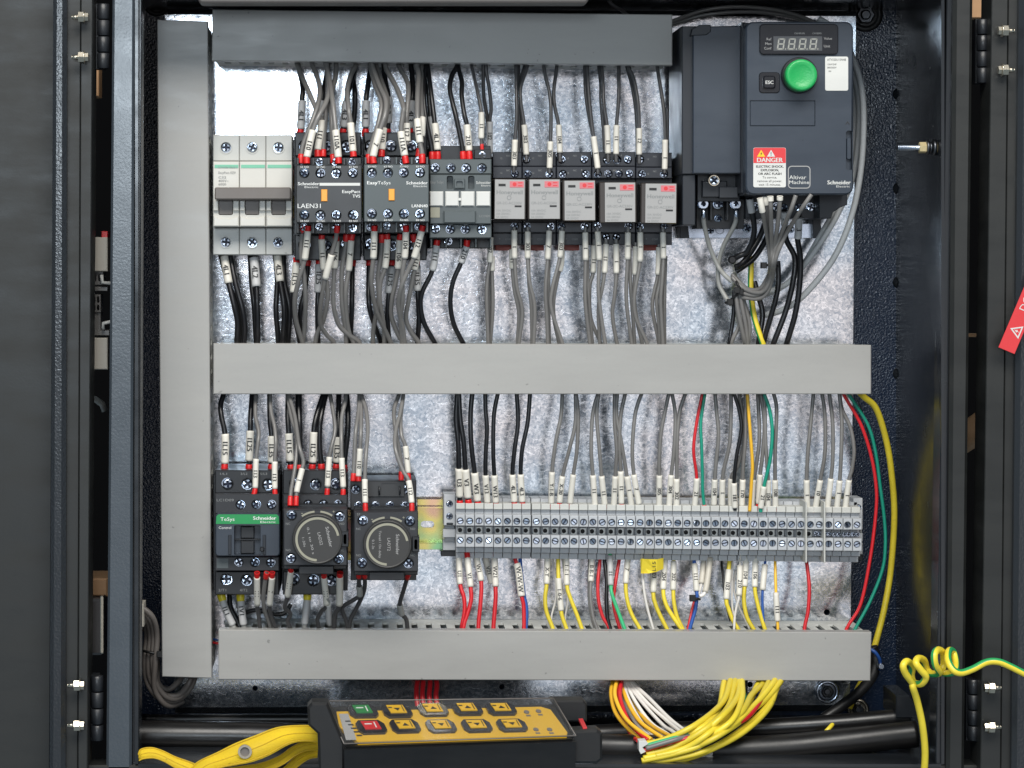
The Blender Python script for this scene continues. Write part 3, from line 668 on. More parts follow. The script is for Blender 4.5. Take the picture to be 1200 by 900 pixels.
# ------------------------------------------------------------------ relays in their sockets
RX = [(577.5, 611.5), (612.3, 651.5), (652.3, 693), (693.8, 744.5), (745.3, 787.5)]
CASE = [(578.2, 616), (618.6, 657.5), (659.5, 699), (702, 746), (750, 793)]
LAB = [(579.2, 614), (620.7, 656), (662.3, 697.7), (708.7, 744), (755.7, 791.6)]
LY = [(210, 256), (210, 256), (211.5, 257.7), (214, 260), (214.8, 260.6)]
T1 = [[], [616.6], [658, 684.6], [711.2, 723.6, 735.7], [750.2]]
T2 = [[603.4], [618.2, 644], [659.6, 686.2], [700.6, 713.2, 725.2, 737.5], [752.2, 778.4]]
B1 = [[603.6], [617.6, 645], [658.2, 685.4], [700, 737], [750, 778]]
B2 = [[], [], [], [710.3, 722.3], []]
def rl(k): return ['first', 'second', 'third', 'fourth', 'fifth'][k]
for k in range(5):
    x0, x1 = RX[k]; dx = 'narrow' if k != 3 else 'wide four pole'
    s = thing('relay_socket', 'black %srelay socket, %s from the left in the relay bank' % ('wide ' if k == 3 else '', rl(k)), 'relay socket', P((x0 + x1) / 2, 288, .01), None if k == 3 else 'black relay sockets in the top row')
    y0 = 178 if k != 4 else 179
    b = MB(); b.box(x0, y0 + 5, x1, 286, .010, .040, .5); b.build('base', 'socket_black', s)
    for (ya, yb, dd, pts, ys, prints) in ((y0, y0 + 16.8, .044, T1[k], 187 if k != 3 else 187.3, 1), (y0 + 17.2, 209, .052, T2[k], 203.8, 2), (260.5, 272.5, .050, B1[k], 265, 0), (273, 287.2, .042, B2[k], 278, 3)):
        b = MB(); b.box(x0, ya, x1, yb, .040, dd, .7, holes=holes([(x, ys) for x in pts], 4.9, dd - .004, 12)); b.build('terminal_tier', 'socket_black', s)
        for x in pts: screw(s, x, ys, dd - .0014, 4.0)
        xc = (x0 + x1) / 2 + 1
        if prints in (1, 2): letter(s, 'NO' if prints == 1 else 'NC', xc, ya + 5.5, dd, 2, 'print_grey', al='C'); letter(s, '12', xc - 8, ya + 8.5, dd, 2, 'print_grey', al='C'); letter(s, '8', xc + 8, ya + 5, dd, 2, 'print_grey', al='C')
        if prints == 3 and k != 3: letter(s, 'COM', xc, ya + 8.5, dd, 2.2, 'print_grey', al='C'); letter(s, '9', xc - 10, ya + 8, dd, 2.2, 'print_grey', al='C'); letter(s, '14', xc + 10, ya + 8, dd, 2.2, 'print_grey', al='C')
    if k != 3:
        b = MB(); b.box(x0 + 3, 284, x1 - 12 if k == 0 else x1 - 14, 293.5, .012, .026, .8); b.build('release_clip', 'brick_clip', s)
    r = thing('relay', 'plug-in relay with white label, %s from the left' % rl(k), 'relay', P((x0 + x1) / 2, 259, .04), 'plug-in relays with white labels')
    (a0, a1_), (b0, b1), (l0, l1) = CASE[k], LAB[k], LY[k]; d = .076
    b = MB(); b.box(a0, l0 - 1, a1_, l1 + 1.2, .0405, d, 1.2, r=1.5); b.build('case', 'smoke_case', r)
    b = MB(); b.box(b0, l0, b1, l1, d, d + .0004); b.build('label', 'label_grey', r)
    e = d + .0004; w = b1 - b0
    b = MB(); b.box(b0 + w * .50, l0 + 2, b0 + w * .97, l0 + 9.2, e, e + .0002); b.build('print_box', 'label_pink', r)
    b = MB(); b.prism(circ(b0 + w * .66, l0 + 5.5, 2.4, 10), e + .0002, e + .0003); b.box(b0 + w * .78, l0 + 3.2, b0 + w * .92, l0 + 4.2, e + .0002, e + .0003); b.box(b0 + w * .78, l0 + 6.6, b0 + w * .92, l0 + 7.6, e + .0002, e + .0003); b.build('print_mark', 'label_red', r)
    b = MB(); b.box(b0 + w * .12, l0 + 5, b0 + w * .36, l0 + 7.8, e, e + .0002); b.box(b0 + w * .67, l0 + 30.2, b0 + w * .9, l0 + 32.2, e, e + .0002); b.build('print_mark', 'print_black', r)
    b = MB(); b.annulus(b0 + w * .48, l0 + 21.2, 2.1, 2.6, e, e + .0002, n=14); b.build('print_ring', 'print_grey', r)
    letter(r, 'Honeywell', b0 + 2, l0 + 17, e, 4.6, 'print_grey', w=w - 4.5, bold=.3)
    letter(r, 'GR-2C-AC230V', b0 + 2, l0 + 29, e, 3, 'print_grey', w=w - 5)
    r.rotation_euler = (random.uniform(-.008, .008), random.uniform(-.012, .012), random.uniform(-.01, .01))
    for q, s_ in enumerate(('10A 30VDC', '10A 250VAC', '5A 30VDC')): letter(r, s_, b0 + 2, l0 + 37.5 + 3.8 * q, e, 2.4, 'print_grey', w=[17, 16, 14][q])

# ------------------------------------------------------------------ lower contactor and timers
d = .066
t = thing('contactor', 'black contactor with green front band, left end of the lower row', 'contactor', P(290, 697, .01))
b = MB(); b.box(249.8, 556, 328.5, 692, .010, .05, .6); b.build('body', 'black_plastic', t)
b = MB(); b.box(252, 551, 326.8, 578, .010, d - .004, 1.2, holes=holes([(266.8, 567), (290, 567), (314, 567.5)], 7.4, d - .009)); b.build('terminal_shoulder', 'black_plastic', t)
for x, y in ((266.8, 567), (290, 567), (314, 567.5)): screw(t, x, y, d - .0055, 5.9)
b = MB(); b.box(252, 669.5, 327, 697, .010, d - .004, 1.2, holes=holes([(265.2, 678.5), (289, 679.5)], 7.4, d - .009)); b.build('terminal_shoulder', 'black_plastic', t)
for x, y in ((265.2, 678.5), (289, 679.5)): screw(t, x, y, d - .0055, 5.9)
b = MB(); b.box(252, 579, 327, 602, .05, d + .006, .8, holes=holes([(281.6, 591.5), (300.2, 591), (318.3, 591.5)], 5.8, d + .002)); b.build('control_shoulder', 'dark_block', t)
b = MB(); b.box(252, 652.5, 327, 669, .05, d + .006, .8, holes=holes([(280, 658.6), (298.5, 659), (317.3, 659)], 5.8, d + .002)); b.build('control_shoulder', 'dark_block', t)
for x, y in ((281.6, 591.5), (300.2, 591), (318.3, 591.5), (280, 658.6), (298.5, 659), (317.3, 659)): screw(t, x, y, d + .0045, 4.7)
f = d + .014
b = MB(); b.box(252.3, 602, 328, 652, .05, f, 1.2, holes=[(rrect(274.3, 615.5, 305.5, 650.5, 1.5), f - .008)], r=4); b.build('front_cover', 'drive_blue', t)
b = MB(); b.prism(rrect(252.8, 602.4, 327.6, 618, 4)[0:8] and [(256, 602.8), (324, 602.8), (326.6, 605), (327.2, 614), (253, 614), (253.6, 605)], f, f + .0004); b.build('green_band', 'green_band', t)
b = MB(); b.box(274.6, 631.5, 305.2, 633, f - .008, f - .0055, .3); b.box(282, 617, 298, 631, f - .008, f - .005, 1); b.box(282, 634, 298, 649, f - .008, f - .005, 1); b.build('carriage', 'black_plastic', t)
for x0, x1 in ((267.5, 271), (308, 311.5)):
    b = MB(); b.box(x0, 627, x1, 650, f, f + .0012, .4); b.build('groove_rib', 'drive_dark', t)
b = MB(); b.lathe(307, 644, [(2.8, f), (2.8, f + .003), (1.8, f + .004)], 10); b.build('latch_pin', 'black_plastic', t)
letter(t, 'TeSys', 258.3, 610.4, f + .0004, 4.2, w=16.5); letter(t, 'Schneider', 323.5, 609, f + .0004, 4, al='R', w=27, bold=.3); letter(t, 'Electric', 323.2, 612.8, f + .0004, 2.4, al='R', w=18)
letter(t, 'Control', 256.4, 619.8, f, 3, w=14.5)
b = MB(); b.box(254, 654.5, 267.5, 666, d + .006, d + .0065); b.build('data_label', 'greygreen', t)
for x, s_ in ((258, '1/L1'), (282, '3/L2'), (305, '5/L3')): letter(t, s_, x, 556.5, d - .004, 2.6, 'print_grey', w=8)
for x, s_ in ((256, '2/T1'), (281, '4/T2')): letter(t, s_, x, 693, d - .004, 3, 'print_grey', w=9)
letter(t, 'LC1D09', 254, 587.5, d + .006, 3, 'print_grey', w=20)

t = thing('contactor', 'black contactor underneath the timer with the left round dial', 'contactor', P(370, 697, .01))
b = MB(); b.box(330.5, 556, 407.5, 692, .010, .05, .6); b.build('body', 'black_plastic', t)
b = MB(); b.box(331.5, 551, 406, 579, .010, d - .004, 1.2, holes=holes([(346, 567), (370.2, 567.5), (394.2, 567.5)], 7.4, d - .009)); b.build('terminal_shoulder', 'black_plastic', t)
b = MB(); b.box(331.5, 669.5, 402, 697, .010, d - .004, 1.2, holes=holes([(344.5, 679), (367, 680), (389, 680)], 7.4, d - .009)); b.build('terminal_shoulder', 'black_plastic', t)
for x, y in ((346, 567), (370.2, 567.5), (394.2, 567.5), (344.5, 679), (367, 680), (389, 680)): screw(t, x, y, d - .0055, 5.9)
b = MB(); b.box(332, 580, 407, 600, .05, d + .006, .8, holes=holes([(361, 591), (379, 591), (397, 591)], 5.8, d + .002)); b.build('control_shoulder', 'dark_block', t)
for x in (361, 379, 397): screw(t, x, 591, d + .0045, 4.6)
t = thing('contactor', 'black relay base underneath the timer with the right round dial', 'contactor', P(450, 680, .01))
b = MB(); b.box(411, 563, 488, 680, .010, .05, .6); b.build('body', 'black_plastic', t)
b = MB(); b.box(410.6, 563.5, 487.5, 598, .05, d - .002, 1, holes=holes([(417, 573.3), (456.2, 573), (475.5, 573.3)], 5.9, d - .006)); b.build('terminal_shoulder', 'dark_block', t)
for x in (417, 456.2, 475.5): screw(t, x, 573.2, d - .0034, 4.8)
b = MB(); b.box(430, 564.5, 474, 582, d - .002, d - .0008, .4, holes=[(rrect(447, 566, 465, 581, 2), d - .0014)]); b.build('window', 'charcoal', t)
for x in (444.5, 468.5):
    b = MB(); b.tube([P(x, 570, d), P(x, 580, d)], .0007, 6); b.build('peg', 'black_plastic', t)
for x in (420.5, 439.7, 457.5, 475): screw(t, x, 591.8, d, 4.6)

def timer(label, x0, x1, y0, y1, cx, cy, R, sx, d, lines, tilt):
    t = thing('timer_block', label, 'timer', P((x0 + x1) / 2, y1, .062))
    b = MB(); b.box(x0 + .5, y0 - 6, x1 - .5, y1 + 4, .0725, d - .02, .8); b.build('housing', 'black_plastic', t)
    b = MB(); b.box(x0, y0, x1, y1, d - .02, d, 1.2, holes=holes(sx, 6.4, d - .004)); b.build('front_cover', 'dark_block', t)
    b = MB(); b.box(x0 + 18, y1 + .3, x1 - 16, y1 + 10, .07, d - .004, .8); b.build('lower_latch', 'black_plastic', t)
    b = MB(); b.box(x1 - 7, cy - 9, x1 + 1.5, cy + 9, d - .01, d + .003, .8, holes=[(rrect(x1 - 4.5, cy - 6, x1 - .5, cy + 6), d)]); b.build('side_latch', 'black_plastic', t)
    for x, y in sx: screw(t, x, y, d - .0012, 5)
    b = MB(); b.lathe(cx, cy, [(R, d), (R, d + .004), (R - .8, d + .005), (R - 2.2, d + .005), (R - 2.6, d + .0044)], 48); dl_ = b.build('dial', 'dial_grey', t)
    e = d + .0044
    b = MB(); b.annulus(cx, cy, R - 6.3, R - 3.6, e, e + .0003, 92, 350, 40); b.build('scale_arc', 'print_olive', dl_)
    for k, (s_, off, h, w) in enumerate(lines):
        a = math.radians(tilt); letter(dl_, s_, cx + off * math.cos(a) * 1.0, cy + off * math.sin(a) + 0, e, h, 'label_grey', al='C', w=w, rot=tilt + 90, bold=.15 if k == 0 else 0)
    b = MB(); b.annulus(cx, cy, R + 2, R + 4.2, d, d + .0003, 236, 264, 10); b.annulus(cx, cy, R + 2, R + 4.2, d, d + .0003, 276, 302, 10); b.build('arrow_print', 'print_olive', t)
    letter(t, '+', cx + 19, cy - R - 1, d, 4, 'print_olive', al='C'); letter(t, '-', cx - 18, cy - R + 1, d, 6, 'print_olive', al='C')
    for s_, px, py in (('57', x0 + 4, y0 + 4), ('NC', x0 + 3, cy - 17), ('NO', x1 - 9, cy - 17), ('NO', x0 + 3, cy + 14), ('NC', x1 - 9, cy + 14)): letter(t, s_, px, py, d, 2.6, 'print_grey')
    return t
timer('black timer block with round dial, left one above the lower contactor bases', 332, 407, 597, 663, 372, 632, 29.5, [(342, 604), (398, 605), (341.3, 654), (396.5, 655)], .100,
      [('Schneider', 12, 4, 24), ('LADS2', 1.5, 3.6, 15), ('0.1 to 30 s', -9.5, 2.8, 32), ('1-30s', -17.5, 2.8, 11)], -12)
timer('black timer block with round dial, right one next to the bare mounting rail', 414.5, 490, 600, 670, 454, 638, 28.5, [(425, 610.3), (480.3, 611), (424, 660), (479, 660)], .100,
      [('Schneider', 10, 4, 24), ('LADT2', 0, 3.6, 15), ('Travail / On delay', -10, 2.8, 32), ('0.1-3s', -18, 2.8, 11)], 0)
# ------------------------------------------------------------------ variable speed drive
v = thing('motor_drive', 'dark blue-grey motor drive with green knob and digit display', 'motor drive', P(900, 278, .01)); d = .083; f = .104
b = MB(); b.box(800, 30, 872, 204, .012, d - .004, 1, ref=d); b.build('heat_sink', 'drive_dark', v)
b = MB(); b.box(801, 204, 816.5, 264, .012, d - .006, 1, ref=d); b.build('side_wall', 'drive_dark', v)
b = MB(); b.box(816, 203, 872, 262, .010, .03, 0); b.build('rear_wall', 'black_plastic', v)
b = MB(); b.prism([(812, 38), (822, 31), (869, 30), (869, 203.5), (812, 203.5)], .03, d, 1.2); b.build('side_cover', 'drive_blue', v)
b = MB(); b.prism([(809, 42), (811, 34), (820, 29), (833, 29), (833, 37), (828, 41)], .03, d + .0012, .8); b.build('corner_clip', 'drive_dark', v)
b = MB(); b.box(868.6, 26, 873.6, 226, .03, d + .006, 0.5); b.box(872, 26, 996, 228, .012, f - .014, 1, ref=f - .01); b.build('rear_body', 'drive_dark', v)
b = MB(); b.prism(rrect(874, 25.5, 1000, 228, 9, 6), f - .014, f, 1.6, holes=[(rrect(878.5, 117.5, 955.5, 148, 1), f - .0012), (rrect(991.4, 153, 999, 199.5, 3), f - .003)]); cover = b.build('front_cover', 'drive_blue', v)
b = MB(); b.box(879.3, 118.4, 954.8, 147.3, f - .0011, f - .0004, .5); b.build('blank_door', 'drive_blue', cover)
b = MB(); b.box(992.2, 161, 997.8, 187, f - .003, f - .0006, .8, r=2.4); b.build('side_button', 'drive_blue', cover)
b = MB(); b.box(890, 28, 982.5, 64, f, f + .0016, 1, r=5); disp = b.build('display', 'display_black', v); e = f + .0016
b = MB(); b.box(906.5, 42.5, 963.5, 59.5, e, e + .0002); b.build('display_window', 'display_grey', disp)
for k in range(4):
    x = 911.8 + 12.6 * k; y = 45; b = MB(); z = e + .0002
    sk = lambda xx, yy: (xx + (51.5 - yy) * .14, yy)
    for (x0, y0, x1, y1) in ((x, 45, x + 7, 46.5), (x, 50.8, x + 7, 52.3), (x, 56.6, x + 7, 58.1), (x - .6, 45.4, x + 1, 51.2), (x + 6, 45.4, x + 7.6, 51.2), (x - .6, 51.9, x + 1, 57.7), (x + 6, 51.9, x + 7.6, 57.7)):
        b.prism([sk(x0, y0), sk(x1, y0), sk(x1, y1), sk(x0, y1)], z, z + .0001)
    b.prism([sk(x + 9, 56.8), sk(x + 10.3, 56.8), sk(x + 10.3, 58.1), sk(x + 9, 58.1)], z, z + .0001)
    b.build('digit', 'segment', disp)
for s_, x, y, al in (('Ref', 904, 47.3, 'R'), ('Mon', 904, 52.6, 'R'), ('Conf', 904, 58, 'R'), ('Value', 965.5, 46.5, 'L'), ('Unit', 965.5, 55.5, 'L')): letter(disp, s_, x, y, e, 3, 'label_grey', al=al)
letter(disp, 'CANRUN', 931, 40, e, 2, 'print_grey'); letter(disp, 'CANERR', 952, 40, e, 2, 'print_grey')
b = MB(); b.lathe(937.4, 88, [(21.3, f), (21.3, f + .003), (20, f + .0042)], 40); kn = b.build('knob', 'black_plastic', v)
b = MB(); b.lathe(939.5, 88, [(18.8, f + .004), (18.8, f + .0125), (17.6, f + .0140), (15.5, f + .0143), (12, f + .0136), (7, f + .0130), (2, f + .0128)], 40, ref=f + .014); b.build('knob_cap', 'knob_green', kn)
b = MB(); b.box(889.5, 84.5, 914, 109, f, f + .0008, .8, r=4); bt = b.build('button', 'display_black', v)
b = MB(); b.box(894.3, 88.5, 909, 104, f + .0008, f + .0028, 1.6, r=3); b.build('button_cap', 'display_black', bt); letter(bt, 'ESC', 901.6, 98.4, f + .0028, 4, 'label_white', al='C', w=9, bold=.3)
b = MB(); b.box(967, 66.3, 994, 106.2, f, f + .0003, 0, r=2); lb = b.build('data_label', 'label_white', v)
letter(lb, 'ATV320U15N4B', 969.3, 71.2, f + .0003, 2.6, 'print_black', w=22)
letter(lb, '1.5kW/2HP', 969.3, 76.4, f + .0003, 2, 'print_black', w=11); letter(lb, '380/500V', 969.3, 80.2, f + .0003, 2, 'print_black', w=11); letter(lb, 'SN', 971, 84.4, f + .0003, 1.8, 'print_black')
b = MB(); b.box(882.8, 173, 921, 219.5, f, f + .0003, 0, r=2); lb = b.build('danger_label', 'label_white', v); z = f + .0003
b = MB(); b.prism([(883, 191), (883, 174.6), (884.4, 173.2), (919.4, 173.2), (920.8, 174.6), (920.8, 191)], z, z + .0001); b.build('red_field', 'label_red', lb); z2 = z + .0001
b = MB(); b.prism([(892, 175.6), (896.8, 183.6), (887.2, 183.6)], z2, z2 + .0001); b.build('warning_triangle', 'warn_yellow', lb)
b = MB(); b.prism([(903.6, 175.6), (908.4, 183.6), (898.8, 183.6)], z2, z2 + .0001); b.build('warning_triangle', 'label_white', lb)
b = MB(); b.prism([(892.6, 177.6), (891, 180.4), (892, 180.4), (891, 182.8), (893.4, 179.8), (892.3, 179.8)], z2 + .0001, z2 + .0002); b.box(903.2, 178.2, 904, 181, z2 + .0001, z2 + .0002); b.box(903.2, 181.6, 904, 182.5, z2 + .0001, z2 + .0002); b.build('symbol', 'print_black', lb)
letter(lb, 'DANGER', 902, 190, z2, 5.2, 'label_white', al='C', w=30, bold=.5)
for k, (s_, w_, bo) in enumerate((('ELECTRIC SHOCK,', 32, .25), ('EXPLOSION,', 21, .25), ('OR ARC FLASH', 27, .25), ('To service,', 17, 0), ('remove all power,', 29, 0), ('wait 15 minutes.', 26, 0))): letter(lb, s_, 902, 196.4 + 4.25 * k, z, 2.7, 'print_black', al='C', w=w_, bold=bo)
b = MB(); o = rrect(923.3, 194.3, 949.8, 221, 4.5, 4); b.prism(o, f, f + .0003, 0, holes=[(inset(o, 1.1), None)]); b.build('logo_frame', 'label_grey', v)
letter(v, 'Altivar', 924.8, 210, f, 4.6, 'label_white', w=20); letter(v, 'Machine', 924.8, 215.6, f, 4.2, 'label_white', w=23.5)
letter(v, 'Schneider', 996.5, 216, f, 4.6, 'label_white', al='R', w=27, bold=.4); letter(v, 'Electric', 996, 219.6, f, 2.4, 'label_white', al='R', w=16)
b = MB(); b.prism([(990.5, 145.8), (993.2, 142), (996, 145.8), (994.8, 145.8), (993.2, 143.6), (991.6, 145.8)], f, f + .0002); b.build('symbol', 'print_black', v)
# terminals under the covers
b = MB(); b.box(817, 203, 867, 236, .02, .064, .8); b.box(823, 212, 852, 231, .064, .069, .8); b.box(843, 219, 865, 232, .064, .072, .6); tc = b.build('terminal_carrier', 'drive_dark', v)
screw(v, 836.8, 211.5, .072, 5.4); b = MB(); b.annulus(836.8, 211.5, 5.4, 6.4, .069, .0745, n=20); b.build('screw_collar', 'nickel', v)
b = MB(); b.box(816, 233, 872, 268, .02, .044, .6)
for x in (833.5, 852.5): b.box(x - 1.2, 233, x + 1.2, 258, .044, .056, .3)
b.build('power_terminals', 'black_plastic', v)
for x in (824.4, 842.6, 862.6): screw(v, x, 238.5, .056, 5.6); 
for x in (842.6,): screw(v, x, 256, .046, 4.2)
b = MB(); b.box(873, 220, 974, 256, .02, .05, .8); b.prism([(960, 224), (993, 224), (993, 240), (985, 243), (976, 249), (974, 256), (960, 256)], .02, .07, .8); b.build('terminal_bay', 'drive_dark', v)
for k, x in enumerate((886, 898, 910, 919, 936, 950)): screw(v, x, 243, .053, 4.6)
b = MB(); b.prism([(803, 256), (803, 262), (957, 262), (957, 279), (806, 279), (806, 270), (803, 268)], .006, .012, .4); br = b.build('earth_bracket', 'zinc', v)
screw(v, 832.5, 270, .014, 4.6); screw(v, 876, 268, .014, 4.8); screw(v, 926, 268, .014, 4.6)
b = MB(); b.annulus(843.5, 269.5, 4.4, 5, .012, .0124, n=18); b.build('stamped_ring', 'steel_dark', br)
b = MB(); b.prism([(796, 246), (806, 246), (806, 262), (808, 279), (797, 279)], .004, .02, .6); b.build('base_foot', 'drive_dark', v); b = MB(); b.prism([(952, 252), (962, 252), (962, 264), (964, 279), (953, 279)], .004, .02, .6); b.build('base_foot', 'drive_dark', v)

# ------------------------------------------------------------------ terminal row
PIT = (999.0 - 534.6) / 43
def term_body(pe=False):
    b = MB(); x0, x1 = 534.6 + .2, 534.6 + PIT - .2; xc = (x0 + x1) / 2
    b.box(x0, 583.5, x1, 590, .010, .030, .3, m=0); b.box(x0, 589.6, x1, 596.4, .010, .043, .5, m=1); b.box(x0, 596.4, x1, 603, .010, .040, .3, m=0)
    b.box(x0, 603, x1, 616, .010, .049, .6, holes=[(circ(xc - .3, 610.3, 4.2, 14), .043)], m=0)
    b.box(x0, 616, x1, 626.5, .010, .037, .3, m=0)
    b.box(x0, 626.5, x1, 641, .010, .049, .6, holes=[(circ(xc - .3, 633, 4.2, 14), .0445)], m=0)
    b.box(x0, 641, x1, 647, .010, .042, .3, m=0); b.box(x0, 647, x1, 654, .010, .034, .5, m=0)
    return b, xc
org = P(534.6, 654, .010)
b, xc = term_body(); TB = b.mesh('body', ['terminal_grey', 'terminal_cream'], org)
b = MB(); b.box(xc - 3.4, 617, xc + 3.6, 625.8, .0372, .0405, .3, holes=[(circ(xc - .6, 621, 2.7, 10), .0374)], hm=1); TS = b.mesh('test_socket', ['label_white', 'socket_hole'], org)
first = None
blue = {22}
k2 = 0
for i in range(43):
    x = 534.6 + i * PIT + (-.35 if i < 8 else .35 if i < 30 else 1.0 if i < 38 else .4); dz = -i * 0.115 + random.uniform(-.15, .15); dx = 0
    lab = 'grey terminal block, %s in the row counted from the left end stop' % ordn(i)
    t = thing('terminal_block', lab, 'terminal block', P(x, 654 - dz, .010), 'grey terminal blocks on the lower rail')
    link('body', TB, t); off = P(x, 654 - dz, .010) - P(534.6, 654, .010)
    if i < 38: link('test_socket', TS, t)
    else:
        s = S(.0405)
        for q in (-2.2, 2.4): 
            o = link('screw', SCREW, t, P(xc + q, 621.3, .0412) - org); o.scale = (s * 2.5,) * 3; o.rotation_euler = (0, random.uniform(0, 6), 0)
    for y in (610.3, 633):
        s = S(.0485) * 3.35; o = link('screw', SLOT, t, P(xc - .3, y, .0478) - org); o.scale = (s, s, s); o.rotation_euler = (random.uniform(-.32, 0), random.uniform(-.9, .9) + (1.57 if random.random() < .3 else 0), random.uniform(-.2, .2))
def end_stop(label, x0, x1, dy, slim=False):
    t = thing('end_stop', label, 'end stop', P(x0, 652 + dy, .01))
    b = MB(); b.box(x0, 579.5 + dy, x1, 616 + dy, .010, .030, .8, holes=[(circ((x0 + x1) / 2, 590.5 + dy, 4.2, 14), .026), (circ((x0 + x1) / 2, 605 + dy, 4.2, 14), .026), (rrect(x0 + 3, 611, x1 - 3, 615), .02) if False else (rrect(x0 + 3, 612.5 + dy, x1 - 2.5, 615.4 + dy), .022)])
    b.box(x0 + 1, 616 + dy, x1 - 1, 634 + dy, .010, .024, .6); b.box(x0 - 1, 620 + dy, x1, 630 + dy, .024, .027, .6); b.box(x0 - 1, 632 + dy, x1, 645 + dy, .010, .022, .6); b.build('body', 'terminal_grey', t)
    b = MB(); b.box(x0 - 3, 645.4 + dy, x1, 652 + dy, .008, .02, .4); b.build('foot', 'black_plastic', t)
    for y in (590.5, 605): screw(t, (x0 + x1) / 2, y + dy, .0298, 3.6)
end_stop('grey end stop with two screws at the left end of the terminal row', 520, 533.6, 0)
end_stop('grey end stop with two screws at the right end of the terminal row', 1000, 1011, 4.5)
for k, i in enumerate((38, 40)):
    x = 534.6 + i * PIT - 1
    b = MB(); b.box(x, 584 + 4.4, x + 1.8, 655.5 + 4, .03, .053, .4); tag(b.build('partition_plate', 'terminal_cream'), ('thin partition plate after the thirty-eighth terminal block', 'thin partition plate after the fortieth terminal block')[k], 'partition plate', 'partition plates in the terminal row')
# ------------------------------------------------------------------ wires
def spline(pts, n=12):
    out = []; m = len(pts)
    for i in range(m - 1):
        p0, p1, p2, p3 = pts[max(i - 1, 0)], pts[i], pts[i + 1], pts[min(i + 2, m - 1)]
        for k in range(n):
            t = k / n; out.append(0.5 * ((2 * p1) + (p2 - p0) * t + (2 * p0 - 5 * p1 + 4 * p2 - p3) * t * t + (3 * p1 - p0 - 3 * p2 + p3) * t ** 3))
    out.append(pts[-1]); return out
CN = {'g': ('wire_grey', 'grey'), 'd': ('wire_dark', 'dark grey'), 'b': ('wire_black', 'black'), 'l': ('wire_light', 'pale grey'), 'r': ('wire_red', 'red'), 'y': ('wire_yellow', 'yellow'), 'o': ('wire_orange', 'orange-yellow'), 't': ('wire_teal', 'teal green'), 'e': ('wire_green', 'green'), 'w': ('wire_white', 'white'), 'u': ('wire_blue', 'blue')}
MARKS = ['111', '106', '303', '110', 'X1', '305', '112', '104', '301', '210', '7', '11', '105', '201']
def sub(path, ya, yb):
    """stretch of the sampled path between photo rows ya and yb (first time each is passed)"""
    i0 = i1 = None
    if (path[0][1] - ya) * (1 if yb > ya else -1) > 0: i0 = 0
    for i in range(len(path) - 1):
        a, c = path[i][1], path[i + 1][1]
        if i0 is None and (a - ya) * (c - ya) <= 0: i0 = i
        if i0 is not None and (a - yb) * (c - yb) <= 0 and abs(c - a) > 1e-6 and i >= i0: i1 = i + 1; break
    return (0 if i0 is None else i0), (len(path) - 1 if i1 is None else i1)
def sleeve_mesh(pts, r, text, n=10, m='sleeve_white', parent=None, name='marker_sleeve'):
    b = MB(); b.tube(pts, r, n, 0)
    mats = [m]
    if text:
        if text not in TXT: make_texts([text])
        vs, fs, tw = TXT[text]
        # arc length table
        L = [0]
        for i in range(1, len(pts)): L.append(L[-1] + (pts[i] - pts[i - 1]).length)
        tot = L[-1]; h = r * 1.3; sx = h; w = tw * sx
        if w > tot * .8: sx *= tot * .8 / w; w = tw * sx
        a0 = tot * random.uniform(.45, .62) - w / 2; a0 = max(.05 * tot, min(a0, tot - w - .05 * tot)); o = len(b.v)
        down = pts[-1].z < pts[0].z; side = -1 if down else 1
        for vx, vy in vs:
            s = a0 + vx * sx; s = s if down else tot - s
            i = 0
            while i < len(L) - 2 and L[i + 1] < s: i += 1
            f = (s - L[i]) / max(1e-9, L[i + 1] - L[i]); c = pts[i].lerp(pts[i + 1], min(max(f, 0), 1))
            T = (pts[i + 1] - pts[i]).normalized(); T = T if down else -T
            X = Vector((-T.z, 0, T.x)); X.normalize()   # perpendicular in the plate plane
            q = (vy - .5) * h; X = -X if X.x * 1 < 0 else X
            y = r * 1.03
            b.v.append(c + X * q + Vector((0, -y - .00006, 0)))
        for f_ in fs: b.face([o + i for i in f_], 1)
        o2 = len(b.v); off = r * .12
        b.v += [v + Vector((0, -.00002, off)) for v in b.v[o:o2]]
        for f_ in fs: b.face([o2 + i for i in f_], 1)
        mats = [m, 'print_black']
    return b.build(name, mats, parent)
ALLW = []
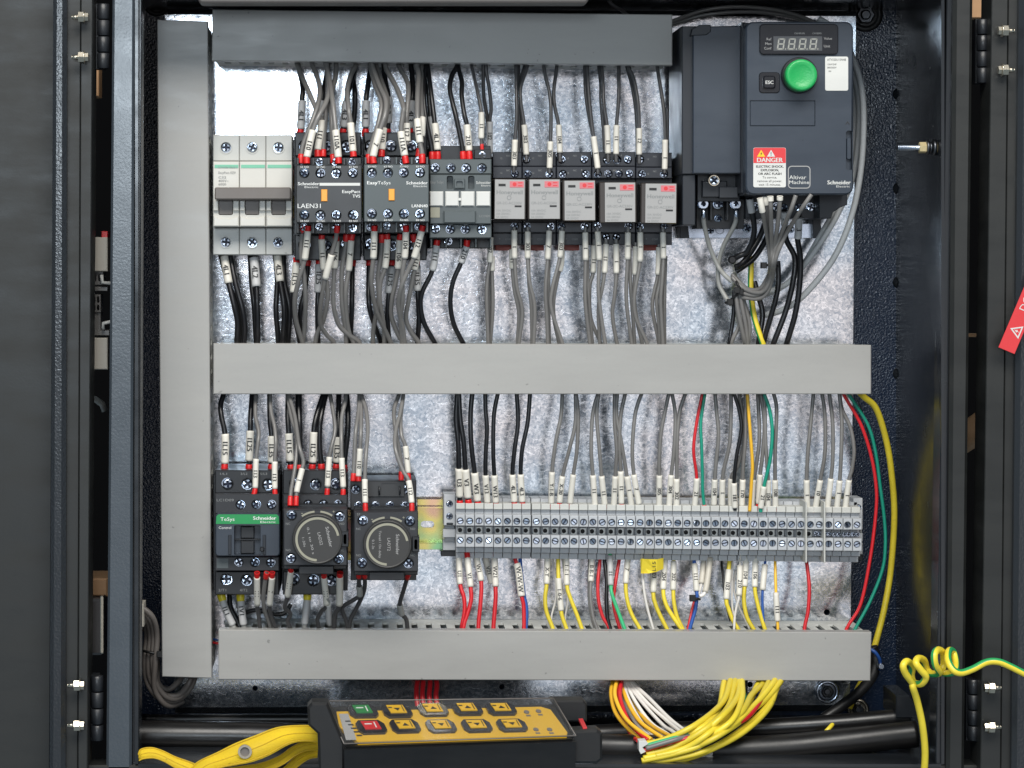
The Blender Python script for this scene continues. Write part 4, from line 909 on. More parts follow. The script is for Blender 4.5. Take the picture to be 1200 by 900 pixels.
def wires(place, group, dep, r, rows, sleeve_m='sleeve_white', fer='ferrule_red', sl_r=1.45, nm='wire'):
    """rows: (colour, points from the device outwards, sleeve rows or None, ferrule?, text, overrides)"""
    rows = sorted(rows, key=lambda q: q[1][0][0] + 0.001 * q[1][-1][0])
    for k, row in enumerate(rows):
        c, pts, sl, fe = row[:4]; tx = row[4] if len(row) > 4 else None; ov = row[5] if len(row) > 5 else {}
        rr = ov.get('r', r); da, db, dc = ov.get('dep', dep); z = ov.get('z', 0) + random.uniform(-.0004, .0004)
        # depth along the path
        Ls = [0]
        for i in range(1, len(pts)): Ls.append(Ls[-1] + math.hypot(pts[i][0] - pts[i - 1][0], pts[i][1] - pts[i - 1][1]))
        P3 = []
        for (x, y), l in zip(pts, Ls):
            t = l / Ls[-1]; dd = (da + (db - da) * t * 2) if t < .5 else (db + (dc - db) * (t * 2 - 1)); P3.append(Vector((x, y, dd + z)))
        path = spline(P3, 10); W3 = [P(p.x, p.y, p.z) for p in path]; R = rr * S(db)
        b = MB(); mats = [CN[c][0]]; stripe = None
        if 'stripe' in ov: mats.append(ov['stripe']); stripe = (1, ov.get('sj', (2, 3)))
        b.tube(W3, R, 10, 0, True, stripe)
        o = b.build(nm, mats, None, W3[0])
        desc = CN[c][1] + (' and green striped' if 'stripe' in ov else '')
        smn = ov.get('sm', sleeve_m)
        tail = (' with %s marker sleeve' % ('white' if smn == 'sleeve_white' else 'grey')) if sl else ''
        tag(o, '%s wire from left %s, %s%s' % (ordn(k), place, desc, tail), 'wire', group)
        if ov.get('front'): pass
        if fe:
            fl = ov.get('fl', 8.5); q = 0; acc = 0
            while q < len(W3) - 2 and acc < fl * S(da): acc += (W3[q + 1] - W3[q]).length; q += 1
            fp = W3[:q + 1]; fb = MB(); n = len(fp); RF = max(rr * 1.32, 2.5) * S(da) * (1.0 if fe == 1 else fe)
            fb.tube(fp, [RF * (1 if i < n - 2 else .92) for i in range(n)], 12); fb.build('ferrule', ov.get('fm', fer), o)
        if sl:
            i0, i1 = sub(path, sl[0], sl[1])
            if i1 - i0 >= 2:
                sleeve_mesh(W3[i0:i1 + 1], max(rr * sl_r, 3.45) * S(da) * ov.get('sr', 1), tx if tx is not None else random.choice(MARKS), 12, smn, o)
        ALLW.append(o)

# --- above the two big contactors (rear terminals)
wires('at rear top of block-topped contactors', 'heavy wires into the rear top terminals', (.048, .050, .036), 3.2, [
 ('b', [(351.5, 160), (352.5, 149), (354, 118), (354.5, 100), (350, 80), (348, 66)], (149, 118), 1, '4L1'),
 ('b', [(376.5, 160), (377, 148), (377.5, 118), (381, 98), (384, 80), (384, 66)], (149, 118), 1, '4L2'),
 ('b', [(401.5, 160), (402.5, 149), (406, 119), (410, 100), (416, 80), (418, 66)], (148, 119), 1, '4L3'),
 ('b', [(411, 160), (415, 138), (416, 112), (414, 92), (417, 78), (418, 66)], None, 0, None, {'z': -.012}),  # shadow behind the wires, put in as one more black strand
 ('b', [(428, 160), (428.5, 147), (429, 118), (431.5, 98), (434, 80), (434, 66)], (147, 118), 1, '4L1'),
 ('b', [(453.5, 160), (455, 142), (455, 114), (452, 98), (450, 80), (450, 66)], (143, 114), 1, '4L2'),
 ('b', [(480, 160), (480.5, 148), (483, 118), (483.5, 98), (482, 80), (481, 66)], (148, 119), 1, '4L3'),
], sleeve_m='sleeve_grey')
# --- into the two contact blocks
wires('atop the orange-flag contact blocks', 'grey wires into the tops of the contact blocks', (.088, .082, .044), 3.0, [
 ('g', [(352.3, 192), (353.5, 178), (356.5, 166), (366, 142), (373, 120.5), (374.7, 103), (370, 85), (366, 76), (365, 64)], None, 1, None, {'fl': 11}),
 ('g', [(359.5, 192), (360, 182.6), (366.7, 153), (374, 135), (382, 120), (386, 103), (383, 78), (382, 64)], (183, 153), 1, '110', {'z': .004, 'fl': 11}),
 ('g', [(372.5, 184), (372.5, 174), (376.5, 143.6), (370, 127), (361, 106), (349, 78), (346, 64)], (174, 143.6), 1, '111', {'z': -.010}),
 ('g', [(378.5, 184), (379, 168), (380.4, 150), (382.6, 127.7), (384, 100), (383.5, 78), (383, 64)], None, 1, None, {'z': -.012}),
 ('g', [(390.5, 192), (390, 171), (389, 142), (387.6, 113), (393, 91.7), (394, 77), (394, 64)], None, 1, None, {'z': -.003, 'fl': 11}),
 ('g', [(397, 192), (396.3, 183), (393.4, 153), (390, 120), (386, 92), (382, 77), (380, 64)], (183, 153), 1, '110A', {'z': .004, 'fl': 11}),
 ('g', [(414.4, 184), (413.6, 176), (410.8, 144.4), (408.6, 127.7), (407, 106), (410.8, 88.8), (416.5, 77), (419, 64)], (176, 144.4), 1, '101', {'z': -.008}),
 ('g', [(431.7, 192), (432.5, 180), (435.3, 170), (444, 142), (446.9, 120.5), (439.6, 99), (434, 77), (432, 64)], None, 1, None, {'fl': 11}),
 ('g', [(438, 192), (437.5, 182), (445.4, 152), (451, 135), (452, 117.7), (444, 99), (436.5, 78), (434, 64)], (182, 152), 1, '7', {'z': .004, 'fl': 11}),
 ('g', [(447, 184), (447.6, 174), (449.5, 150), (453, 134), (454, 117), (447, 95), (441, 77), (439, 64)], (174, 150), 1, '110', {'z': -.010}),
 ('g', [(476, 192), (474, 181), (470, 154.5), (472, 135), (472.7, 125), (464.8, 103), (453.2, 81.6), (450, 66)], (181, 154.5), 1, '111A', {'z': .003, 'fl': 11}),
 ('g', [(477.5, 170), (477, 165), (476.5, 145), (476.5, 133.5), (478.5, 109), (477, 95), (468, 78), (465, 64)], (165, 145), 0, '112', {'z': -.008}),
 ('g', [(490.5, 184), (491.5, 176), (494, 158), (494.5, 138), (493, 110), (494, 78), (494, 64)], (158, 140), 1, '', {'z': -.010}),
 ('g', [(495, 192), (494.3, 178), (492.2, 167.5), (489.3, 140), (489.3, 113), (490.5, 88), (488, 77), (486, 64)], (167, 140), 1, '111', {'z': .003, 'fl': 11}),
])
# --- small contactor top
wires('atop the mini contactor', 'wires into the top of the mini contactor', (.062, .058, .042), 2.9, [
 ('b', [(506.5, 187), (505.5, 172), (499.5, 142), (496.5, 112), (497.5, 88), (500.5, 76), (502, 64)], None, 1),
 ('b', [(513, 187), (512.6, 174), (509.5, 145), (505.5, 112), (502.5, 88), (501, 76), (500, 64)], (174, 145), 1, '4L1'),
 ('b', [(507, 172), (506, 160), (504.5, 140), (502, 110), (499, 88), (499, 64)], (166, 138), 0, '', {'z': -.014, 'sm': 'sleeve_grey'}),
 ('b', [(543, 187), (541, 168), (533.7, 134), (527.3, 106), (529.5, 89), (535, 79), (538, 66)], None, 1),
 ('b', [(550.3, 187), (549.5, 175), (547, 146.5), (544, 134), (541, 112), (541.3, 96), (537.5, 82), (535, 68)], (175.5, 146.5), 1, '210'),
 ('d', [(565, 177), (564.6, 170), (564, 162.6), (564, 132), (560, 110), (554.6, 86), (552.5, 76), (552, 64)], (162.6, 132), .8, '11', {'r': 2.1}),
])
# --- relays top
RT = dict(r=2.25)
wires('above the relay bank', 'thin dark wires into the relay sockets from above', (.048, .046, .038), 2.25, [
 ('d', [(574, 186), (574, 178), (574, 142.5), (575.5, 126), (573, 102), (570, 84.5), (568.5, 66)], (178, 142.5), 0, '102', {'sm': 'sleeve_grey', 'dep': (.03, .034, .036)}),
 ('d', [(573, 186), (572.8, 160), (571.5, 141), (566.8, 112), (566.3, 84), (566, 66)], None, 0, None, {'dep': (.028, .03, .036)}),
 ('d', [(602, 202), (602.5, 193), (603.5, 164), (605.4, 134), (604.8, 100), (604.6, 66)], (193, 164), 0, '303', {'z': .006}),
 ('d', [(607, 186), (608.5, 160), (608.5, 134), (607.5, 100), (607.5, 66)], None, 0, None, {'z': -.005}),
 ('d', [(616.8, 190), (616.7, 179.5), (614.2, 146.5), (610.2, 120), (610.2, 102), (617, 81), (620, 66)], (180, 146.5), 0, '303'),
 ('d', [(612, 186), (612, 150), (608, 122), (609, 100), (614, 81), (617, 66)], None, 0, None, {'z': -.008}),
 ('d', [(643.8, 203), (644, 195.7), (645, 166), (645.7, 134.4), (644, 110), (638.4, 86), (636, 66)], (195.7, 166), 0, '305', {'z': .006}),
 ('d', [(656.3, 190), (656, 177), (654.5, 146.5), (649.7, 123), (649, 105), (651.3, 88), (654, 66)], (177.5, 146.5), .6, '104'),
 ('d', [(700.6, 204), (700.3, 195.7), (695.8, 162.6), (693, 142.5), (689.8, 110), (688.2, 81), (688, 66)], (195.7, 162.6), 0, '1', {'z': .006}),
 ('d', [(699, 190), (698, 172), (692, 145), (686.5, 112), (685.5, 84), (685, 66)], None, 0, None, {'z': .001}),
 ('d', [(712.6, 190), (712.4, 178), (711.2, 147), (707.5, 123), (706.7, 102), (705.3, 79.7), (704, 66)], (178.5, 147), .6, '11'),
 ('d', [(709, 186), (707, 150), (704.3, 120), (704, 100), (702, 80), (701, 66)], None, 0, None, {'z': -.006}),
 ('d', [(722, 190), (722, 179), (722.5, 147), (724.8, 118), (725.2, 94), (725, 66)], (179, 147), .6, '11'),
 ('d', [(749, 192), (749, 179.5), (749, 150.5), (747.8, 123), (743, 94), (737.3, 79.7), (735, 66)], (179.5, 150.5), 0, '12'),
 ('d', [(747, 186), (746.5, 150), (744.5, 123), (740, 98), (735.5, 82), (732, 66)], None, 0, None, {'z': -.006}),
 ('d', [(779, 203), (779, 197), (779.5, 164), (778.4, 134.4), (775.2, 110), (771, 84.5), (769, 66)], (197, 164), .6, '1', {'z': .006}),
 ('d', [(782, 168), (782.2, 150), (782, 127)], None, 0, None, {'r': 1.1, 'dep': (.05, .05, .05)}),
])
# --- below the breaker
wires('below the circuit breaker', 'heavy black wires under the circuit breaker', (.036, .044, .036), 3.3, [
 ('b', [(262, 294), (263, 302), (268.2, 332), (274.4, 358), (278.3, 378), (277.5, 399), (277, 414)], (301, 331.5), 0, '4L1', {'z': .003}),
 ('b', [(268.8, 294), (270.5, 304), (276, 332.5), (284, 361.8), (286.8, 384), (286, 400), (285, 414)], None, 0),
 ('b', [(258, 294), (260, 304), (267, 330), (276.5, 354), (283, 372), (282.5, 399), (281, 414)], None, 0, None, {'z': -.008}),
 ('b', [(296.5, 296), (297.7, 304), (300.5, 336), (301.6, 362), (302, 399.6), (302, 414)], (303, 336), 0, '4L2', {'sr': 1.12, 'sm': 'sleeve_grey', 'z': .003}),
 ('b', [(292, 294), (293.4, 301.5), (295, 332), (297.7, 358), (300, 398), (300, 414)], None, 0, None, {'z': -.006}),
 ('b', [(324.8, 294), (325.2, 301), (328.4, 330), (333, 362), (331.5, 399.6), (331, 414)], (300.6, 330), 0, '4L3', {'z': .003}),
 ('b', [(322, 296), (325, 328), (323.4, 361.8), (326, 396), (327, 414)], None, 0, None, {'z': -.004}),
 ('b', [(331, 294), (332, 303), (333.5, 332), (339.2, 361.8), (337.6, 399.6), (337, 414)], None, 0, None, {'z': -.002}),
])
# --- below the block-topped contactors
wires('below the orange-flag contact blocks', 'wires hanging under the contact blocks and contactors', (.088, .078, .046), 2.75, [
 ('g', [(354.6, 264), (354, 276), (353, 298), (356, 322), (358, 351), (357, 382), (355, 400), (354, 414)], None, 1, None, {'z': -.003}),
 ('g', [(361, 264), (360.6, 272), (357, 304), (350.3, 327), (345.4, 351.4), (346.9, 375.5), (354, 399.6), (356, 414)], (272, 304), 1, '111'),
 ('g', [(395.4, 264), (393.5, 280), (388, 300.6), (381.3, 326.5), (376, 356), (375.5, 379), (383, 392.7), (390, 400), (395, 414)], (300, 326.5), 1, ''),
 ('g', [(439, 264), (438.6, 272), (437.7, 299.8), (435.2, 330), (440.3, 361.8), (450.7, 386), (457.6, 401), (461, 414)], (272, 300), 1, '111'),
 ('g', [(476, 264), (475.6, 273), (474.4, 299.8), (471.3, 324), (471.8, 350), (469.6, 375.5), (471.3, 401), (471, 414)], (273, 300), 1, '104'),
 ('g', [(495.8, 264), (493.7, 272), (486, 299.8), (478.2, 317), (470.5, 336), (467, 358), (472, 384), (474, 401), (474, 414)], (272, 300), 1, '112'),
])
wires('at lower rear of block-topped contactors', 'wires under the rear terminals of the two contactors', (.054, .060, .044), 2.75, [
 ('b', [(347, 302), (347.3, 310), (344, 343), (344.5, 365), (351, 399), (353, 414)], (310, 343), 1, '1L15', {'r': 3}),
 ('b', [(361, 303), (360, 320), (357, 342), (352, 365), (351.5, 392), (352, 414)], None, 1, None, {'r': 3, 'z': -.008}),
 ('b', [(374, 303), (373.8, 312), (372.8, 343), (372, 365), (372.7, 398), (373, 414)], (311, 343), 1, '1L25', {'r': 3.1, 'sm': 'sleeve_grey'}),
 ('g', [(377.5, 275), (377, 282), (379.6, 316), (383.5, 334), (383.6, 352), (378.7, 375.5), (371, 393), (369, 414)], (282, 316), 1, '11', {'dep': (.072, .068, .046)}),
 ('g', [(393.5, 276), (394, 284), (392, 314.4), (390.8, 334), (391, 358), (396.8, 380), (409, 392.7), (420, 400), (426, 412)], (284, 314), 1, '106', {'dep': (.072, .068, .046)}),
 ('g', [(406, 274), (404.5, 290), (402, 306), (400.3, 324), (401, 358), (404.6, 384), (405.5, 400), (406, 414)], None, 1, None, {'dep': (.072, .068, .046)}),
 ('g', [(413, 274), (411.4, 283.4), (408.9, 314.4), (405, 341), (405.8, 367), (409, 389), (414, 400.5), (417, 414)], (283, 314.4), 1, '7', {'dep': (.072, .068, .046)}),
 ('b', [(413.5, 303), (413, 317), (412.4, 358), (411, 392), (411, 414)], None, 1, None, {'r': 3.1, 'z': -.010}),
 ('b', [(433, 303), (432, 330), (433, 360), (440, 384), (446, 400), (448, 414)], None, 1, None, {'r': 3.1, 'z': -.008}),
 ('g', [(447.6, 274), (446.4, 298), (443, 324), (443.6, 351.4), (438, 384), (437, 400.5), (437, 414)], None, 1, None, {'dep': (.072, .068, .046)}),
 ('g', [(453.2, 274), (453.8, 282), (451.5, 311.8), (446, 330), (445, 351), (449.8, 382), (450.5, 400), (451, 414)], (282, 312), 1, '11', {'dep': (.072, .068, .046)}),
 ('b', [(459, 303), (458.4, 315), (455.8, 343.7), (454, 372), (455.8, 398), (456, 414)], (315, 343.7), 1, '1L25', {'r': 3.1, 'sm': 'sleeve_grey', 'z': -.004}),
 ('g', [(469.6, 274), (468.2, 283), (466.5, 315), (463, 334), (459.3, 351.4), (459, 372), (467, 392.8), (473, 401), (477, 414)], (283, 315), 1, '106', {'dep': (.072, .068, .046)}),
 ('g', [(484, 274), (486, 288), (488.4, 300), (486, 314.4), (482.5, 332.5), (479, 351), (475.8, 373), (481.7, 389), (490.3, 401), (494, 414)], (297, 314.4), 1, '111', {'dep': (.072, .068, .046)}),
 ('b', [(488, 303), (488.6, 317), (489.4, 341), (491, 372), (489.4, 398), (489, 414)], (312, 341), 1, '1L35', {'r': 3.1, 'sm': 'sleeve_grey', 'z': -.004}),
])
wires('below the mini contactor', 'black wires under the mini contactor', (.064, .060, .044), 2.9, [
 ('b', [(512.3, 281), (511.3, 289), (506.6, 317), (495.4, 341), (492.9, 358), (497.2, 379), (509, 401), (514, 412)], (288.6, 317), 1, '111', {'sm': 'sleeve_grey'}),
 ('b', [(547.4, 281), (546.2, 290), (540.2, 308), (530.7, 331), (527.8, 355), (531.6, 379), (542, 401), (548, 412)], (289.4, 308), 1, '210', {'sm': 'sleeve_grey'}),
])
def twin(p, dx): return [(x + dx, y) for x, y in p]
wires('below the relay bank', 'thin grey wires under the relay sockets', (.046, .046, .040), 2.3, [
 ('g', [(575, 278), (574.6, 287), (574, 305.8), (571.2, 326), (570.3, 351.4), (572, 399.6), (572.5, 414)], (272, 305.8), 0, '102', {'z': .004}),
 ('g', [(576.5, 300), (576.4, 315.3), (577.5, 345), (577.2, 368), (574.6, 400.5), (574, 414)], (296, 315.3), 0, ''),
 ('g', [(575, 300), (574, 330), (573.6, 360), (573.5, 400), (573, 414)], None, 0, None, {'z': -.006}),
 ('g', [(602.6, 266), (602.7, 271.4), (603, 303), (605.6, 336), (612, 365), (608.2, 401), (607, 414)], (271, 303), 0, '1', {'z': .008}),
 ('g', [(600, 292), (600.5, 315), (603, 341), (608, 367), (606.5, 399.6), (606, 414)], (292, 315), 0, '11'),
 ('g', [(618.5, 266), (618.5, 273), (618.5, 303), (620.5, 330), (626.6, 360), (625.4, 401), (625, 414)], (272, 303), 0, '303', {'z': .008}),
 ('g', [(619, 296), (620, 332), (622.8, 360), (623.5, 401), (623, 414)], None, 0),
 ('g', [(643.8, 266), (643.5, 272), (641.8, 304), (639.2, 341), (641, 375), (641.8, 401), (642, 414)], (271.4, 304), 0, '7', {'z': .008}),
 ('g', [(643, 296), (642.8, 340), (643, 370), (643.5, 401), (644, 414)], None, 0),
 ('g', [(658.8, 266), (658.5, 272), (656, 302), (647.3, 337.7), (646.2, 361.8), (658, 399), (662, 414)], (271.4, 302), 0, '303', {'z': .008}),
 ('g', [(658.5, 292), (657.5, 310), (653.8, 324), (648.9, 351), (649.5, 375), (654.7, 399.6), (657, 414)], (292, 317), 0, '', {'z': 0}),
 ('g', [(685.8, 266), (685.8, 274), (686.2, 305), (685.8, 351.4), (691, 400), (692, 414)], (273, 305), 0, '1', {'z': .008}),
 ('g', [(688, 292), (688.8, 330), (690, 351), (693.8, 401), (694, 414)], None, 0),
 ('g', [(700.2, 266), (700.5, 273), (702.2, 305), (701.3, 341), (705, 375), (709, 401), (710, 414)], (272, 305), 0, '1', {'z': .008}),
 ('g', [(696.5, 280), (696.2, 289.4), (695, 319.6), (691, 336), (692.3, 372), (703, 400), (707, 414)], (289, 319.6), 0, '11'),
 ('g', [(710.2, 280), (710, 287.7), (708.2, 320), (705.6, 337.7), (701.3, 361.8), (703, 401), (703, 414)], (287, 320), 0, '11', {'z': .003}),
 ('g', [(722, 280), (722, 287.7), (722.3, 320.4), (720.3, 346), (717.7, 368.7), (722.5, 400), (726, 414)], (287.7, 320), 0, '1', {'z': .003}),
 ('g', [(736, 266), (735.8, 274), (735.4, 304), (734, 351.4), (740, 400), (742, 414)], (273.5, 304), 0, '1', {'z': .008}),
 ('g', [(738, 292), (738.5, 320), (739.4, 342), (742, 375), (743.5, 402), (744, 414)], None, 0),
 ('g', [(750.6, 266), (750.4, 274), (749.9, 306.7), (743.5, 346), (745.2, 372), (757, 399), (762, 414)], (274, 306.7), 0, '1', {'z': .008}),
 ('g', [(744.8, 284), (744.7, 292), (744, 322), (743, 350), (747, 378), (752, 400), (754, 414)], (289, 322), 0, ''),
 ('g', [(777, 266), (777, 274), (777.4, 303), (776, 328), (774.3, 355), (776.8, 400), (777, 414)], (273.5, 303), 0, '1', {'z': .008}),
 ('g', [(772.2, 286), (772, 295), (771, 322), (764.5, 358), (771.5, 398), (774, 414)], (290, 322), 0, ''),
 ('g', [(777, 300), (773.5, 330), (769.6, 352), (772.6, 384), (773.2, 401), (773, 414)], None, 0, None, {'z': .002}),
 ('g', [(780, 300), (779, 330), (778.6, 360), (778.6, 401), (778, 414)], None, 0, None, {'z': -.004}),
])
# --- middle duct down to the lower contactor and timers
wires('above lower contactors, heavy row', 'heavy black wires into the lower contactors', (.048, .048, .038), 3.2, [
 ('b', [(262, 553), (263.5, 543), (264, 511.4), (259.5, 488), (258.7, 474), (262.7, 460), (264, 450)], (542, 511), 1, '1L15'),
 ('b', [(291.7, 553), (292, 540), (293.3, 507.4), (293.8, 487), (295.7, 460), (296, 450)], (539, 507), 1, '1L25'),
 ('b', [(317.5, 553), (318.2, 540), (318.3, 511), (316.5, 492), (316, 462), (316, 450)], (540, 511), 1, '1L35'),
 ('b', [(341.7, 553), (340, 540.4), (338.4, 508), (337.2, 488), (337.6, 462), (337, 450)], (540.4, 508), 1, '1L15'),
 ('b', [(351.5, 553), (351, 540), (350.8, 503), (350, 480), (350, 462), (350, 450)], None, 1, None, {'r': 4}),
 ('b', [(365, 553), (366.5, 540), (367.7, 508.4), (369, 496), (373, 480), (379, 462), (382, 450)], (540, 508), 1, '1L25'),
 ('b', [(376.7, 553), (376.4, 542), (374.6, 524), (374.8, 498), (379, 474), (382, 462), (383, 450)], None, 1),
 ('b', [(393, 553), (394.5, 540), (395.5, 512), (396.2, 500), (397, 462), (397, 450)], (541, 512), 1, '1L35', {'z': -.004}),
 ('b', [(402.5, 553), (404, 536), (407.4, 507), (407.6, 480), (406, 462), (406, 450)], None, 1, None, {'z': -.006, 'r': 3.4}),
])
wires('above lower contactors, thin front row', 'grey wires into the front of the lower contactors', (.070, .066, .044), 2.4, [
 ('g', [(296.9, 581), (299, 572), (300, 540.4), (302.2, 519.4), (303.2, 506), (299.3, 487), (299.8, 462), (300, 450)], (571.8, 540), 1, '113'),
 ('g', [(322.7, 582), (322, 573), (322, 541), (323.2, 519.4), (321.7, 500), (317.7, 482.4), (316.7, 462), (317, 450)], (572.6, 541), 1, '113'),
 ('g', [(340, 593), (340.9, 577), (346, 545), (348, 511.4), (342, 491), (336.8, 463), (336, 450)], None, 1, None, {'dep': (.088, .075, .044), 'fl': 10}),
 ('g', [(346.8, 593), (348, 575), (353.7, 551), (355.4, 540), (350.5, 522), (345.5, 488), (338.4, 463), (336, 450)], (575, 550.9), 1, '1', {'dep': (.089, .078, .046), 'fl': 10}),
 ('g', [(383, 582), (383.8, 570.4), (385.8, 537.7), (388.4, 524), (392.7, 503), (389.5, 477.4), (386.7, 462), (386, 450)], (570.4, 537.7), 1, '113'),
 ('g', [(401.8, 583), (402.2, 571.2), (400.5, 539.4), (400, 515), (400.5, 489.4), (404.8, 468.8), (405, 450)], (571, 539.4), 1, '113'),
 ('g', [(413.7, 564), (415, 541), (416.8, 506.7), (420.3, 480.8), (421, 462), (421, 450)], None, 1),
 ('g', [(420.3, 564), (420.3, 556.6), (422, 526), (422.9, 506.7), (423.4, 472), (423, 450)], (556.6, 526), 1, '110'),
 ('g', [(428.4, 600), (428, 587.6), (427.5, 561.8), (428.9, 532.5), (431, 505), (428.9, 481), (423, 462), (420, 450)], (587.6, 561.8), 1, '111', {'dep': (.09, .08, .044), 'fl': 10}),
 ('g', [(470.2, 563), (469.4, 537.7), (463.3, 503), (461.8, 480.8), (467.6, 462), (470, 450)], None, 1),
 ('g', [(478.8, 564), (478, 552.3), (475, 523), (470.4, 510), (469.6, 489), (472.8, 462), (473, 450)], (552.3, 523), 1, '7'),
 ('g', [(482.6, 600), (482.3, 587.6), (478.8, 563.5), (472, 551), (463.6, 527), (463.6, 506), (469, 484), (472.8, 462), (474, 450)], (587.6, 563.5), 1, '112', {'dep': (.09, .08, .044), 'fl': 10}),
])
